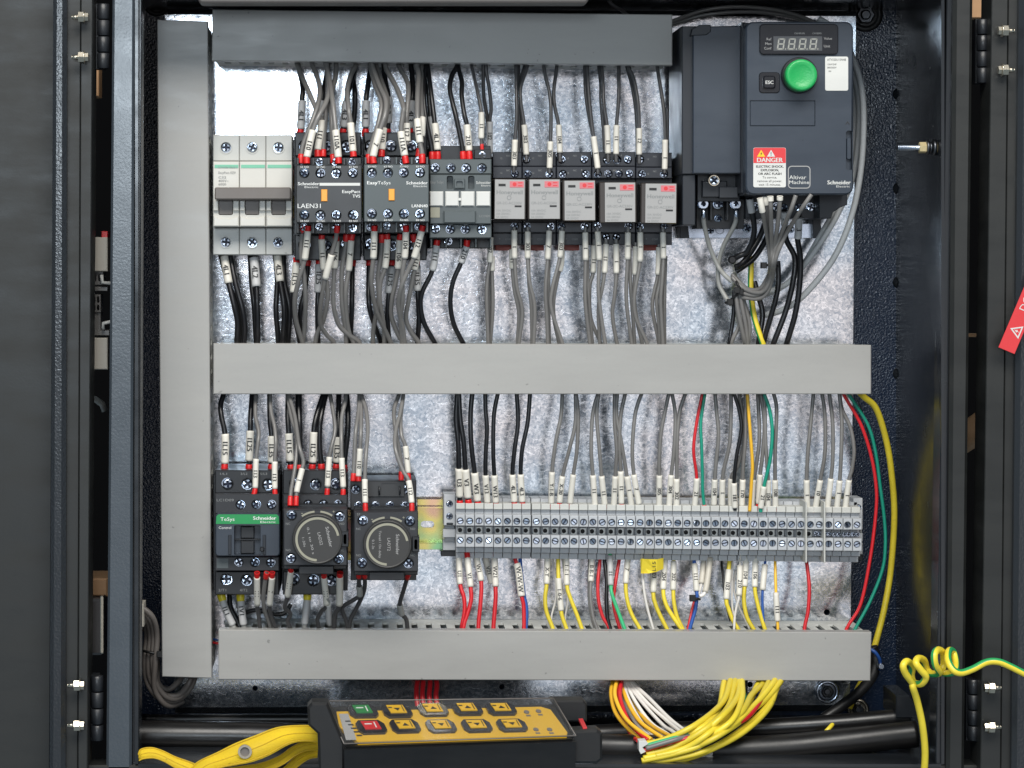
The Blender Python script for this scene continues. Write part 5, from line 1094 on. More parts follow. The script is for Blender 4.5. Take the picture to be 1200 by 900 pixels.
# --- terminal row, from above
TR_ = [
 ('b', [(539, 595), (538.5, 580), (537.7, 549), (537, 519.4), (534.5, 490.4), (536, 460), (537, 450)], (581, 549), 1, 'U3', {'r': 3}),
 ('b', [(549.8, 595), (548.2, 581), (545.5, 550), (543.4, 519.4), (539.3, 490), (537.7, 460), (537, 450)], (581, 550), 1, 'V3', {'r': 3}),
 ('b', [(560.8, 595), (559.5, 584.7), (556.2, 554), (552.2, 519.4), (551.4, 487), (553.5, 460), (554, 450)], (585, 554), 1, 'W3', {'r': 3}),
 ('b', [(571.5, 595), (571, 587), (569, 556.8), (569, 535.5), (570.7, 503), (569, 479), (568.5, 450)], (587, 556.8), 1, 'V13', {'r': 2.6}),
 ('b', [(581.2, 595), (581, 587), (579.3, 556.8), (578, 527.5), (578.8, 487), (583.6, 460), (585, 450)], (587, 556.8), 1, 'W13', {'r': 2.6}),
 ('b', [(602.5, 595), (602.5, 586), (600.5, 556), (603, 527.5), (607, 495), (605.4, 460), (605, 450)], (586, 556), 1, '4L1', {'r': 2.6}),
 ('b', [(612.6, 595), (612, 586), (610.2, 555.7), (611.8, 527.5), (618.3, 495), (621.2, 460), (622, 450)], (586, 556), 1, '4L3', {'r': 2.6}),
 ('g', [(646, 596), (646, 588), (647, 553), (651, 519.4), (657.4, 487), (659, 460), (659, 450)], (588, 553), 1, 'Y-1-B'),
 ('g', [(655.5, 596), (655.8, 588.7), (659.3, 558), (667.9, 524), (674.3, 495), (674.3, 460), (674, 450)], (588.7, 558), 1, 'X-30'),
 ('g', [(668.3, 596), (668.3, 588), (671.9, 556), (676, 527.5), (677.5, 487), (675, 460), (674, 450)], (588, 556), 1, ''),
 ('g', [(697.2, 596), (697, 590), (694.8, 556.8), (692.8, 527.5), (694.4, 487), (701, 460), (703, 450)], (590, 556.8), 0, '11'),
 ('g', [(708.6, 596), (708.5, 589.5), (705, 557.8), (702.5, 527.5), (699.3, 487), (701.7, 460), (702, 450)], (589.5, 557.8), 1, '11'),
 ('g', [(719.3, 596), (719.4, 590), (721, 558), (722.6, 527.5), (720.2, 495), (720.2, 460), (720, 450)], (590, 558), 0, '11'),
 ('g', [(728.4, 596), (728.3, 588), (727.5, 555.7), (725.9, 519.4), (727.5, 487), (733, 460), (735, 450)], (588, 555.7), 1, '11'),
 ('g', [(740, 596), (739.6, 590), (734.7, 558), (728.3, 519.4), (722.6, 487), (723.4, 460), (723, 450)], (590, 558), 1, '1'),
 ('g', [(749, 596), (748.4, 588.7), (742.8, 556), (741, 527.5), (743.6, 490.4), (747.6, 472.7), (752.4, 460), (756, 450)], (589, 556), 0, '7'),
 ('g', [(772.4, 598), (772.4, 591), (772.6, 559.7), (772.6, 535.5), (775.3, 503), (784, 460), (786, 450)], (591, 559.7), 0, '305'),
 ('g', [(784.2, 598), (784.2, 592), (786.3, 559.7), (789.8, 527.5), (791.4, 487), (787.4, 460), (787, 450)], (592, 559.7), 1, '304'),
 ('g', [(792.7, 598), (792.7, 592), (793, 561), (793.5, 519), (796.2, 484), (803.5, 460), (806, 450)], (592, 561), 1, '302'),
 ('r', [(814, 598), (814, 592.7), (816.4, 560.5), (812.8, 527.5), (816.4, 495), (822.8, 462), (824, 450)], (592, 560.5), 0, '21', {'r': 1.9}),
 ('t', [(826, 598), (823.6, 577.4), (823, 551.6), (822, 519.4), (821.2, 495), (826, 462), (827, 450)], None, 1, None, {'r': 1.9, 'fl': 6}),
 ('g', [(836.5, 598), (836.5, 590), (837.6, 562), (839, 543.6), (842, 511), (840, 485), (838, 462), (838, 450)], (591, 562), 0, '104'),
 ('g', [(846.2, 598), (846.2, 592.7), (846.7, 562), (848.6, 548.4), (855, 519.4), (856.6, 487), (856.6, 460), (856, 450)], (592.7, 562), 0, '1'),
 ('b', [(861.2, 598), (861.2, 593.5), (860.2, 566), (863, 535.5), (868.7, 503), (866.3, 481), (860.7, 462), (859, 450)], (593.5, 566), 0, '181', {'z': .003}),
 ('g', [(856.4, 598), (856.4, 592), (857, 561), (864.7, 545), (872, 519), (871, 490), (866, 462), (864, 450)], (592, 561), 1, '', {'z': -.004}),
 ('g', [(869.2, 598), (869.2, 592.7), (870.3, 562), (871, 543.6), (873.6, 511), (873.6, 460), (873, 450)], (592.7, 562), 1, '170'),
 ('o', [(878.5, 599), (880.8, 563), (881.7, 543), (879, 505), (875.8, 462), (875, 450)], None, 0, None, {'r': 2.0, 'z': .003}),
 ('g', [(881, 598), (881.3, 593), (883.3, 562), (887, 540), (890, 510), (888, 462), (888, 450)], (593, 562), 1, '', {'z': -.004}),
 ('g', [(888, 598), (889, 588), (890.8, 556), (893.3, 535), (895.8, 497), (891.7, 462), (891, 450)], (588, 556), 1, ''),
 ('t', [(891.5, 600), (891.7, 594), (895.3, 570), (902.5, 538), (905, 505), (901.7, 480), (895.8, 462), (893, 450)], (594, 570), 0, '21', {'r': 2.1, 'z': .004}),
 ('g', [(899.7, 599), (899.7, 594), (900, 562.5), (899, 545), (897, 515), (896.5, 485), (895, 450)], (594, 562.5), 1, '104'),
 ('g', [(908.8, 599), (908.8, 593), (908.3, 562.5), (908.3, 530), (910, 480), (906.3, 460), (905, 450)], (593, 562.5), 1, '108'),
 ('g', [(946, 600), (946, 594), (945.3, 562.5), (946.7, 530), (950.8, 488), (953.3, 460), (954, 450)], (594, 562.5), 1, '1'),
 ('g', [(955.8, 600), (955.8, 594), (961.3, 562.5), (966.7, 530), (966.7, 488), (963.3, 460), (963, 450)], (594, 562.5), 1, '10'),
 ('g', [(969.7, 600), (969.7, 593), (973.7, 560.8), (975.8, 538), (975.8, 497), (971.7, 460), (971, 450)], (593, 560.8), 1, ''),
 ('g', [(980.8, 600), (980.8, 594), (984, 563), (985.8, 530), (986.3, 491.7), (983.3, 460), (982, 450)], (594, 563), 1, '1'),
 ('g', [(990.8, 600), (990.8, 594), (995, 562.5), (998.3, 550), (1000.8, 528), (996.7, 501.7), (987, 480), (984, 462), (983, 450)], (594, 562.5), 1, '1'),
]
wires('above the terminal row', 'wires into the terminal row from above', (.040, .046, .044), 2.25, TR_)
# --- right edge
wires('passing the right end of terminals', 'wires curving along the right edge', (.046, .040, .040), 2.0, [
 ('r', [(985, 455), (990.7, 466), (1009, 498), (1021, 535), (1026.7, 570), (1026.5, 600), (1020, 653), (1009, 706.7), (994.7, 732), (988, 745)], None, 0),
 ('t', [(990, 455), (997, 466), (1017, 498), (1026, 530), (1031.5, 570), (1036.5, 610), (1037.5, 640), (1034, 668), (1020, 704), (1002.7, 736), (996, 748)], None, 0),
 ('b', [(1000, 455), (1015, 500), (1027, 570), (1027, 610), (1021, 660), (1009, 715), (1000, 745)], None, 0, None, {'r': .7, 'z': -.004}),
])
wires('outside right ends of the ducts', 'thick earth wire at the right', (.040, .006, .010), 3.7, [
 ('y', [(1000, 452), (1012, 464.7), (1026.7, 479), (1038.7, 516.7), (1045, 556.7), (1048, 605), (1044, 666.7), (1036, 714.7), (1025, 757), (1016, 785), (1003, 812), (995, 830)], None, 0, None, {'stripe': 'stripe_green', 'sj': (7,)}),
])
# --- below lower contactor and timers
wires('below the lower contactor and timers', 'wires under the lower contactors and timers', (.076, .062, .044), 2.6, [
 ('d', [(301.2, 671), (301.2, 678), (301.6, 708.4), (303.5, 724), (304.5, 736), (305, 750)], (677.5, 708.4), 1, '111'),
 ('g', [(312.7, 671), (310.3, 684), (308.6, 701), (310.3, 716), (316, 731), (319, 748)], None, 1),
 ('d', [(319, 671), (318.7, 678), (316, 708.4), (316.5, 717), (319.7, 727.7), (324, 738), (326, 750)], (677.5, 708.4), 1, '7'),
 ('l', [(258.5, 692), (260, 700), (265, 716), (272.6, 732), (277, 746)], (701, 731), 1.25, '1L1', {'fm': 'ferrule_yellow', 'r': 3, 'sm': 'sleeve_grey', 'fl': 11, 'dep': (.044, .046, .044)}),
 ('l', [(281.5, 692), (282.3, 706), (284, 721), (285.6, 734), (287, 746)], (701, 731), 1.25, '1V1', {'fm': 'ferrule_yellow', 'r': 3, 'sm': 'sleeve_grey', 'fl': 11, 'dep': (.044, .046, .044)}),
 ('b', [(268.5, 692), (269, 700), (270.3, 712.5), (276, 724), (283, 740)], None, 0, None, {'r': 3.4, 'dep': (.03, .034, .036)}),
 ('b', [(276, 726), (287, 718.5), (298, 715), (312, 717), (324, 719.8), (333.7, 718), (341, 708)], None, 0, None, {'r': 2.6, 'dep': (.03, .032, .03)}),
 ('d', [(340.4, 664), (340.7, 671), (337, 698.5), (334, 712), (340.3, 719.5), (337, 727), (339.5, 735), (341, 748)], (670, 698.5), 1, '111', {'dep': (.078, .062, .046)}),
 ('l', [(360.2, 692), (360, 702), (358.6, 716), (357, 731), (356, 746)], (703, 730), 1.25, '', {'fm': 'ferrule_yellow', 'r': 2.9, 'sm': 'sleeve_grey', 'fl': 11, 'dep': (.044, .046, .044)}),
 ('d', [(380.3, 671), (379.8, 678), (382.5, 708), (377, 716), (372.2, 725), (373.3, 734), (374, 748)], (677.6, 708), 1, '111'),
 ('d', [(398.7, 671), (398.2, 677), (397.6, 708.5), (392.8, 720), (391.5, 735), (391, 750)], (677, 708.5), 1, '', {'r': 2.9}),
 ('l', [(383.6, 700), (384.5, 712), (385.7, 726), (388, 738), (389, 748)], (708, 730), 0, 'V1', {'r': 2.5, 'sm': 'sleeve_grey', 'z': -.008}),
 ('d', [(420.4, 668), (420.7, 684), (421.5, 697), (416, 702), (402.5, 710.5), (401.5, 716), (405.7, 728), (408, 738), (409, 750)], (688, 697.7), 1, '', {'sm': 'wire_light', 'fl': 11, 'dep': (.075, .06, .046)}),
 ('d', [(426.9, 668), (427.4, 688), (422, 704), (411, 725.8), (409, 738), (409, 750)], None, 1, None, {'fl': 11, 'dep': (.074, .058, .046)}),
 ('d', [(480, 668), (473.5, 690), (468.6, 707.4), (470.8, 719.3), (476, 726), (477.5, 738), (478, 750)], (709, 719.5), 1, '', {'sm': 'wire_light', 'fl': 11, 'dep': (.075, .06, .046)}),
])
# --- terminal row, from below
wires('hanging below the terminal row', 'coloured wires from the terminal row down to the bottom duct', (.030, .040, .044), 2.35, [
 ('r', [(538.5, 645), (538, 655), (539.3, 685), (543.6, 700), (544.4, 716), (541.5, 733), (541, 748)], (652, 685), 0, 'U1', {'r': 2.5}),
 ('r', [(547.2, 645), (548, 656), (551.5, 688), (552, 703), (547.5, 720), (543.5, 733), (542, 748)], (656, 688), 1, 'V1', {'r': 2.5, 'fl': 12, 'z': .004}),
 ('r', [(558, 645), (558.8, 655), (563.8, 681), (563.4, 703), (561, 728), (560, 748)], (652, 681), 0, 'W1', {'r': 2.5}),
 ('w', [(568.5, 645), (569.5, 655), (576, 683.5)], (652, 683), 0, 'V21', {'r': 2.3, 'dep': (.022, .022, .022)}),
 ('r', [(579.4, 645), (579.6, 655), (580.7, 687.6), (580.7, 703), (578.3, 734), (578, 748)], (654, 687), 1, 'W21', {'r': 2.6, 'fl': 9}),
 ('r', [(602.5, 645), (604, 656), (607.5, 668), (611, 697), (613.5, 710), (614, 734), (613, 748)], (661, 697.5), 0, 'W-W-W', {'sr': 1.25}),
 ('u', [(610.2, 645), (609.6, 656), (610.5, 668), (614, 697), (616.8, 712), (616.6, 730), (615, 748)], None, 0, None, {'z': -.002}),
 ('y', [(641.9, 645), (641.6, 655), (640.5, 684.7), (638.8, 701), (640.5, 717), (647, 734), (651, 746)], (652, 684.7), 0, 'X-Y', {'r': 2.5}),
 ('w', [(647, 645), (648, 656), (651, 680), (651.4, 701), (646.3, 722), (646, 736)], None, 0, None, {'r': 1.2, 'z': -.008}),
 ('y', [(654, 645), (654, 655), (654.6, 681), (657.4, 713.8), (659.3, 724), (664, 737), (667, 746)], (681, 713.8), 0, '1-0-6', {'r': 2.4}),
 ('w', [(658, 645), (659, 656), (664, 690), (665, 706), (662.5, 722), (662, 738)], None, 0, None, {'r': 1.2, 'z': -.008}),
 ('y', [(663.8, 645), (663.8, 655), (664.4, 686), (668.5, 701), (676.7, 722), (682, 737), (685, 746)], (653, 686), 0, '1-1-1', {'r': 2.4}),
 ('g', [(694, 645), (693.8, 655), (692.4, 681.7), (692, 701), (695.3, 724), (700, 738), (702, 748)], (653, 681.7), 0, 'B-B-1', {'r': 2.1}),
 ('g', [(690, 645), (690, 660), (689.6, 684), (690, 705), (693, 724), (697, 738), (699, 748)], None, 0, None, {'r': 1.2, 'z': -.006}),
 ('r', [(704, 645), (703.3, 655), (700.8, 680), (701.3, 703), (706, 722), (712.4, 733), (717, 745)], None, 0, None, {'r': 2.1}),
 ('b', [(708, 645), (708.2, 655), (711, 680), (710.7, 703), (711.9, 724), (715.5, 738), (718, 748)], None, 0, None, {'r': 2.5}),
 ('e', [(715, 645), (715, 655), (715.8, 686), (717.7, 698), (724.5, 717), (732, 737), (736, 748)], (653, 686), 0, '11', {'r': 2.2, 'z': .004, 'sm': 'sleeve_grey'}),
 ('r', [(727, 645), (725.8, 655), (721.6, 680), (718.9, 704), (722, 722), (727, 738)], None, 0, None, {'r': 2.1, 'z': -.003}),
 ('y', [(735.8, 645), (735.6, 655), (733.3, 684), (735, 703), (740.8, 720.8), (750, 737), (754, 747)], (653, 684), 0, '7', {'r': 2.4}),
 ('w', [(752.2, 645), (752.4, 656), (754.4, 689.4), (759, 714), (765.5, 737), (768, 748)], None, 0, None, {'r': 1.6, 'z': .003}),
 ('y', [(767, 645), (767, 655), (765.6, 694.4), (767.8, 707), (773.3, 720.6), (782, 738), (786, 748)], (655, 694.4), 0, '203', {'r': 2.5}),
 ('y', [(779.4, 645), (779, 657), (777.2, 691), (780, 707), (787.8, 721.7), (799, 738), (804, 748)], (657, 691), 0, '204', {'r': 2.5}),
 ('y', [(789.6, 645), (789.4, 658), (789, 691.7), (790, 707), (793.5, 722.8), (800.5, 738), (804, 748)], (659, 691.7), 0, '202', {'r': 2.4}),
 ('u', [(812.6, 645), (813.3, 655), (816.2, 691), (816.8, 699), (814.8, 714), (810.5, 729.4), (807, 742)], (661.7, 692.8), 0, '111', {'r': 2.2}),
 ('r', [(820, 690), (815.5, 701), (812.5, 709), (808.5, 726), (805, 742)], None, 0, None, {'r': 1.7}),
 ('w', [(833, 645), (832, 656), (826.7, 692), (820, 699)], (656, 692.8), 0, '', {'r': 2.2, 'sm': 'beige_plastic'}),
 ('w', [(825, 645), (824.4, 658), (822, 684), (818, 698)], (658, 682), 0, '', {'r': 1.8, 'sm': 'beige_plastic', 'z': -.004}),
 ('y', [(855, 645), (854.8, 656), (853.6, 672), (851.2, 702.4), (853.6, 713), (859, 727), (866, 739), (870, 748)], (668, 702.4), 0, '103', {'r': 2.5}),
 ('b', [(845.4, 645), (845.6, 660), (847.4, 676), (848.5, 690), (852, 712), (856, 728)], None, 0, None, {'r': 1.4, 'z': -.01}),
 ('w', [(858.6, 645), (858.3, 660), (857.8, 705), (860.5, 724), (864, 742)], None, 0, None, {'r': 1.2, 'z': -.006}),
 ('w', [(867.6, 645), (867.2, 660), (866, 698), (863.3, 710), (861, 723), (860, 742)], (665.5, 698), 0, '210', {'r': 1.5, 'z': .002}),
 ('y', [(874.2, 645), (874, 656), (872.5, 687.5), (871.8, 704), (875.3, 723), (884, 739), (888, 748)], (656, 687.5), 0, '104', {'r': 2.5}),
 ('w', [(862, 668), (860, 690), (866.5, 712), (874.6, 728.6), (880, 742)], None, 0, None, {'r': 1.3, 'z': -.006}),
 ('y', [(885.4, 645), (885.2, 656), (884.5, 688.2), (887.4, 706), (892.3, 724.3), (897, 739), (900, 748)], (656, 688), 0, '106', {'r': 2.4}),
 ('u', [(897.2, 645), (896.9, 656), (893.7, 691.7), (893.5, 708.7), (894.4, 724), (896, 742)], (662, 691.7), 0, '', {'r': 1.6}),
 ('o', [(908, 645), (908.3, 656), (909.3, 694.6), (911.2, 728), (911.6, 735), (912, 748)], (695, 728), 0, '111', {'r': 1.7}),
 ('r', [(944.6, 645), (945, 656), (948.3, 687.5), (946.9, 715.8), (943.3, 733), (942, 748)], None, 0, None, {'r': 2.2}),
])
# ------------------------------------------------------------------ wiring at the drive
def cable(label, c, r, pts, name='wire', cat='wire', group=None, m=None, n=10, stripe=None, caps=True):
    """pts: (px, py, depth)"""
    path = spline([Vector(p) for p in pts], 10); W3 = [P(p.x, p.y, p.z) for p in path]
    b = MB(); b.tube(W3, [r * S(p.z) for p in path], n, 0, True, (1, stripe[1]) if stripe else None)
    o = b.build(name, [m or CN[c][0]] + ([stripe[0]] if stripe else []), None, W3[0]); tag(o, label, cat, group); return o, W3
def collar(o, pts, r, m, name='marker_sleeve', text=''):
    path = spline([Vector(p) for p in pts], 6); W3 = [P(p.x, p.y, p.z) for p in path]
    return sleeve_mesh(W3, r * S(pts[0][2]), text, 12, m, o, name)
def lug(o, x, y, d, x2, y2):
    b = MB(); b.annulus(x, y, 3, 5.6, d, d + .001, n=16); b.tube([P(x + (x2 - x) * .3, y + (y2 - y) * .3, d), P(x2, y2, d)], 2.9 * S(d), 10); b.build('cable_lug', 'zinc', o)
G = 'wires leaving the bottom of the drive'
o, w = cable('pale grey wire on the left screw under the drive side cover', 'l', 2.7, [(824.5, 252, .052), (825, 262, .05), (831, 287, .042), (841, 311, .04), (849, 322, .045), (858, 330, .046)], group=G); lug(o, 824.4, 239, .0575, 824.6, 256)
o, w = cable('pale grey wire on the right screw under the drive side cover', 'l', 2.7, [(862.5, 252, .052), (861, 263, .05), (848, 288, .04), (842.5, 306, .036), (842, 330, .036), (849, 346, .038), (857, 357, .042)], group=G); lug(o, 862.6, 239, .0575, 862.6, 256)
o, w = cable('black wire with grey sleeve bending left below the drive', 'b', 3.3, [(878, 232, .062), (881, 246, .06), (883.8, 272, .055), (876, 294, .05), (866, 300, .048), (857, 305, .046)], group=G); collar(o, [(878.5, 233, .0625), (879.5, 240, .0615), (881, 249, .06)], 4.3, 'sleeve_grey')
b = MB(); b.lathe(858.5, 304.5, [(5, .048), (5, .052), (3.5, .054)], 14); b.build('end_cap', 'wire_black', o)
cable('black wire passing behind the grey bundle, uppermost of the two', 'b', 3.3, [(899, 254, .04), (891, 276, .042), (881, 294, .044), (870, 308, .046), (862, 313, .048)], group=G)
cable('black wire passing behind the grey bundle, lower of the two', 'b', 3.3, [(901, 272, .036), (894, 287, .038), (883, 303, .04), (869, 314, .042), (862, 318, .042)], group=G)
gs = [('leftmost with long white sleeve', [(890.5, 232, 0.105), (893.5, 248, 0.103), (897, 266, 0.093), (901, 288, 0.081), (902.5, 309, 0.077)], (0, 249.7)),
      ('second, short white sleeve behind', [(896.6, 230, 0.099), (898.5, 246, 0.097), (901, 268, 0.087), (902.5, 290, 0.075), (903, 309, 0.073)], (0, 241.5)),
      ('third, short white sleeve', [(902.8, 230, 0.107), (903.2, 244, 0.105), (903.8, 266, 0.095), (904.5, 290, 0.083), (904.5, 309, 0.079)], (0, 236.5)),
      ('fourth, short white sleeve', [(914, 230, 0.107), (913.6, 240, 0.105), (911, 266, 0.095), (907.5, 290, 0.083), (905.5, 309, 0.079)], (0, 235.5)),
      ('fifth, without sleeve', [(932.6, 229, 0.109), (926, 248, 0.107), (915, 275, 0.089), (908, 294, 0.083), (905.5, 309, 0.081)], None),
      ('rightmost, without sleeve', [(951, 228, 0.109), (940, 244, 0.107), (922.5, 272, 0.089), (912, 294, 0.085), (907.5, 309, 0.081)], None)]
tails = [[(901, 322, .062), (891, 338, .058), (877, 339, .054), (868, 332, .05), (858, 322, .046)], [(900, 324, .060), (888, 341, .056), (873, 338, .052), (860, 328, .048)], [(902, 326, .058), (892, 344, .056), (878, 344, .052), (862, 336, .048)],
         [(903, 324, .066), (895, 340, .06), (884, 346, .056), (866, 342, .05)], [(904, 322, .068), (897, 339, .062), (886, 343, .058), (870, 337, .052), (858, 325, .048)], [(905, 326, .066), (898, 344, .06), (887, 350, .056), (868, 348, .05)]]
for (q, p, sl), tl in zip(gs, tails):
    o, w = cable('grey wire in the tied bundle below the drive, %s' % q, 'g', 2.6, p + tl, group=G)
    if sl:
        pp = [Vector(x) for x in spline([Vector(x) for x in p], 10) if x[1] <= sl[1]]; collar(o, [tuple(x) for x in pp], 3.7, 'sleeve_white')
def tie(label, x, y, rx, ry, d, ang, head=(0, 0)):
    """a cable tie: a flat loop round a bundle"""
    b = MB(); n = 20; a = math.radians(ang); ring = []
    for i in range(n + 1):
        t = 2 * math.pi * i / n; ring.append(P(x + rx * math.cos(t) * math.cos(a) , y + rx * math.cos(t) * math.sin(a), d + ry * U * math.sin(t)))
    b.tube(ring, 1.6 * U, 6); b.box(x + head[0] - 3.4, y + head[1] - 3.6, x + head[0] + 3.4, y + head[1] + 3.6, d + ry * U - .001, d + ry * U + .003, .6)
    return tag(b.build('cable_tie', 'rubber'), label, 'cable tie')
tie('black cable tie round the grey bundle right below the drive', 902.5, 311, 9, 8, .068, 4, (-7, 0))
tie('black cable tie on the tangled knot left of the earth wire', 866, 336, 8, 8, .048, 62, (-2, 4))
tie('black cable tie lowest on the tangled knot below the drive', 862, 352, 12, 8, .044, -14, (-6, 2)); tie('black cable tie in the middle of the tangled knot below the drive', 864, 345, 10, 8, .047, -40, (4, -3))
for q, c, p in (('first from left, black', 'b', [(860, 340, .042), (860, 362, .042), (858, 380, .042), (854.5, 402, .042), (854, 414, .036)]),
                ('second from left, grey', 'g', [(863, 340, .046), (864, 362, .046), (866, 380, .044), (856.5, 402, .042), (855, 414, .036)]),
                ('third from left, grey', 'g', [(862, 340, .05), (864.5, 362, .05), (869, 384, .048), (873, 402, .044), (874, 414, .036)]),
                ('fourth from left, grey', 'g', [(866, 340, .05), (870, 362, .049), (873.5, 380, .047), (876, 402, .043), (876, 414, .036)]),
                ('fifth from left, grey', 'g', [(868, 340, .047), (874, 362, .046), (878.4, 382, .045), (877, 402, .042), (876, 414, .036)])):
    cable('wire fanning down from the knot into the middle duct, %s' % q, c, 2.6, p, group='wires from the knot into the middle duct')
cable('yellow and green earth wire under the drive entering the middle duct', 'y', 3.4, [(880.5, 300, .036), (880, 318, .036), (880, 342, .038), (884.3, 373, .042), (893.6, 402, .044), (897, 414, .038)], name='earth_wire', stripe=('stripe_green', (1, 2, 3)))
GB = 'heavy black wires from the drive into the middle duct'
cable('black wire right of the grey bundle, curving left into the middle duct', 'b', 3.2, [(911, 306, .05), (912, 316, .05), (911.4, 338, .05), (905, 365, .048), (896, 396, .044), (893, 414, .036)], group=GB)
cable('black wire just right of the earth wire entering the middle duct', 'b', 3.2, [(884, 330, .036), (888.4, 346, .038), (893.6, 369, .04), (889, 400, .04), (888, 414, .036)], group=GB)
o, w = cable('black wire with grey sleeve, left one of the drive pair', 'b', 3.4, [(919, 246, .06), (919.5, 262, .056), (921.5, 281, .05), (931.4, 302, .048), (929.6, 328, .048), (921.3, 362.8, .046), (907, 401, .044), (903, 414, .038)], group=GB); collar(o, [(919, 248, .0605), (919.2, 256, .058), (919.6, 264, .0558)], 4.2, 'sleeve_grey', text='2')
o, w = cable('black wire with grey sleeve, right one of the drive pair', 'b', 3.4, [(936, 250, .06), (935.5, 266, .058), (934.8, 281, .056), (938, 304, .052), (936.7, 336, .05), (931.6, 369, .048), (922.4, 401, .044), (919, 414, .038)], group=GB); collar(o, [(936, 255, .061), (935.7, 268, .0585), (935, 279.5, .0568)], 4.4, 'sleeve_grey', text='3')
# braided cables right of the drive
GC = 'pale braided cables looping right of the drive'
cable('outermost pale braided cable arching down the right side of the drive', 'l', 3.6, [(960, 22, .01), (985, 40, .02), (1001, 72, .03), (1010, 105, .036), (1012, 150, .038), (1008, 205, .038), (997, 256, .036), (976, 304, .034), (941, 347, .03), (915, 364, .026), (892, 370, .022)], 'cable', 'cable', GC, 'braid')
cable('middle pale braided cable arching down the right side of the drive', 'l', 3.4, [(958, 24, .006), (982, 46, .014), (998, 80, .02), (1006, 114, .024), (1006, 160, .026), (1000, 205, .026), (986, 242, .026), (967, 276, .026), (942, 311, .024), (920, 334, .022), (896, 343, .02)], 'cable', 'cable', GC, 'braid')
cable('innermost pale braided cable nearest the right side of the drive', 'l', 3.2, [(955, 27, .004), (979, 52, .01), (993, 86, .014), (1001, 120, .018), (1001, 160, .02), (995, 200, .02), (981, 240, .02), (960, 278, .02), (936, 318, .018), (914, 338, .016), (893, 346, .014)], 'cable', 'cable', GC, 'braid')
cable('upper grey cable running across the top behind the drive', 'g', 2.4, [(770, 30, .004), (790, 24, .012), (826, 12, .02), (866, 8, .022), (910, 12, .02), (945, 22, .012), (962, 32, .006)], 'cable', 'cable', None, 'wire_grey')
cable('lower grey cable running across the top behind the drive', 'g', 2.4, [(772, 34, .003), (792, 27, .010), (830, 17, .016), (880, 14, .018), (925, 19, .014), (950, 28, .006)], 'cable', 'cable', None, 'wire_grey')
cable('thin dark cable hanging at the cabinet top left of the drive', 'd', 2, [(706, -10, .03), (716, 4, .03), (728, 12, .026), (736, 18, .02)], 'cable', 'cable', None, 'wire_dark')
# left bundle
for k, (q, p) in enumerate((('outermost', [(160, 716, .06), (168, 724, .06), (172, 745, .05), (170, 772, .05), (172, 797, .045), (184, 816, .045), (205, 821, .04), (222, 808, .036), (230, 790, .03)]),
     ('second', [(160, 713, .062), (171, 724, .062), (176, 745, .054), (174, 772, .052), (176, 795, .048), (188, 812, .046), (208, 815, .042), (222, 800, .036), (227, 786, .03)]),
     ('third', [(161, 710, .064), (175, 724, .064), (180, 745, .056), (179, 775, .054), (183, 800, .05), (196, 817, .046), (212, 816, .04), (224, 795, .036)]),
     ('fourth', [(160, 708, .066), (178, 722, .066), (184, 745, .058), (182, 775, .056), (181, 805, .05), (190, 822, .046), (200, 827, .04), (214, 822, .03)]),
     ('innermost', [(160, 720, .055), (168, 734, .052), (178, 752, .046), (184, 776, .044), (185, 800, .044), (196, 808, .04), (208, 800, .036), (214, 790, .03)]))):
    cable('%s brown-grey cable of the bundle looping below the upright duct' % q, 'd', 3.4, p, 'cable', 'cable', 'brown-grey cables looping below the upright duct', 'toggle_brown')
b = MB(); b.box(160, 708, 168, 735, .055, .075, 1.5); tag(b.build('cable_connector', 'beige_plastic'), 'pale cable connector at the left frame near the bottom', 'connector')
tie('black cable tie round the brown-grey bundle at lower left', 178, 765, 11, 10, .052, 12, (9, 2))
# wires seen in the gap between the upright and bottom ducts
cable('short red wire in the gap left of the bottom duct', 'r', 1.4, [(244, 752, .02), (252, 753.5, .024), (262, 755, .024)]); cable('short blue wire in the gap left of the bottom duct', 'u', 1.2, [(244, 748, .018), (252, 749.5, .022), (262, 751, .022)])
# blue cable and black sheath, right of the bottom duct
cable('black sheathed cable running down behind the right end of bottom duct', 'b', 6.5, [(1022, 758, .02), (1026, 772, .02), (1022, 792, .024), (1006, 812, .03), (985, 828, .036), (965, 842, .04)], 'cable', 'cable', None, 'rubber')
cable('short blue wire bending out at the right end of bottom duct', 'u', 2.2, [(1018, 760, .03), (1026, 765, .032), (1031, 774, .03), (1031, 784, .024)])
b = MB(); b.lathe(1033, 781, [(4.5, .02), (4.5, .028), (3, .031)], 12); tag(b.build('cable_clip', 'zinc'), 'small shiny clip at the right end of the bottom duct', 'clip')
# yellow sheet-metal tag under the terminal row
t = thing('cable_flag', 'bright yellow cable flag wrapped on the thin white wire below terminals', 'cable flag', P(752.5, 663, .04))
b = MB(); pts = [(750.4, 654.8), (753, 654.6), (760, 655.6), (770, 655.4), (777.5, 653.6), (777.5, 666.5), (770, 670), (760, 672), (751, 672)]
dz = [.044, .0465, .047, .045, .041, .041, .045, .047, .0445]
i0 = len(b.v); b.v += [P(x, y, z) for (x, y), z in zip(pts, dz)] + [P(x, y, z - .0008) for (x, y), z in zip(pts, dz)]
n = len(pts); b.face(list(range(n))); b.face(list(range(2 * n - 1, n - 1, -1))); b.bridge(list(range(n)), list(range(n, 2 * n))); b.build('flag', 'wire_yellow', t)
letter(t, 'L15', 768.5, 669, .0462, 4.2, 'print_black', w=11, rot=-90)
tie('small black cable tie round the red and blue wires below terminals', 815, 701.5, 5, 5, .046, 8, (-3, 0))

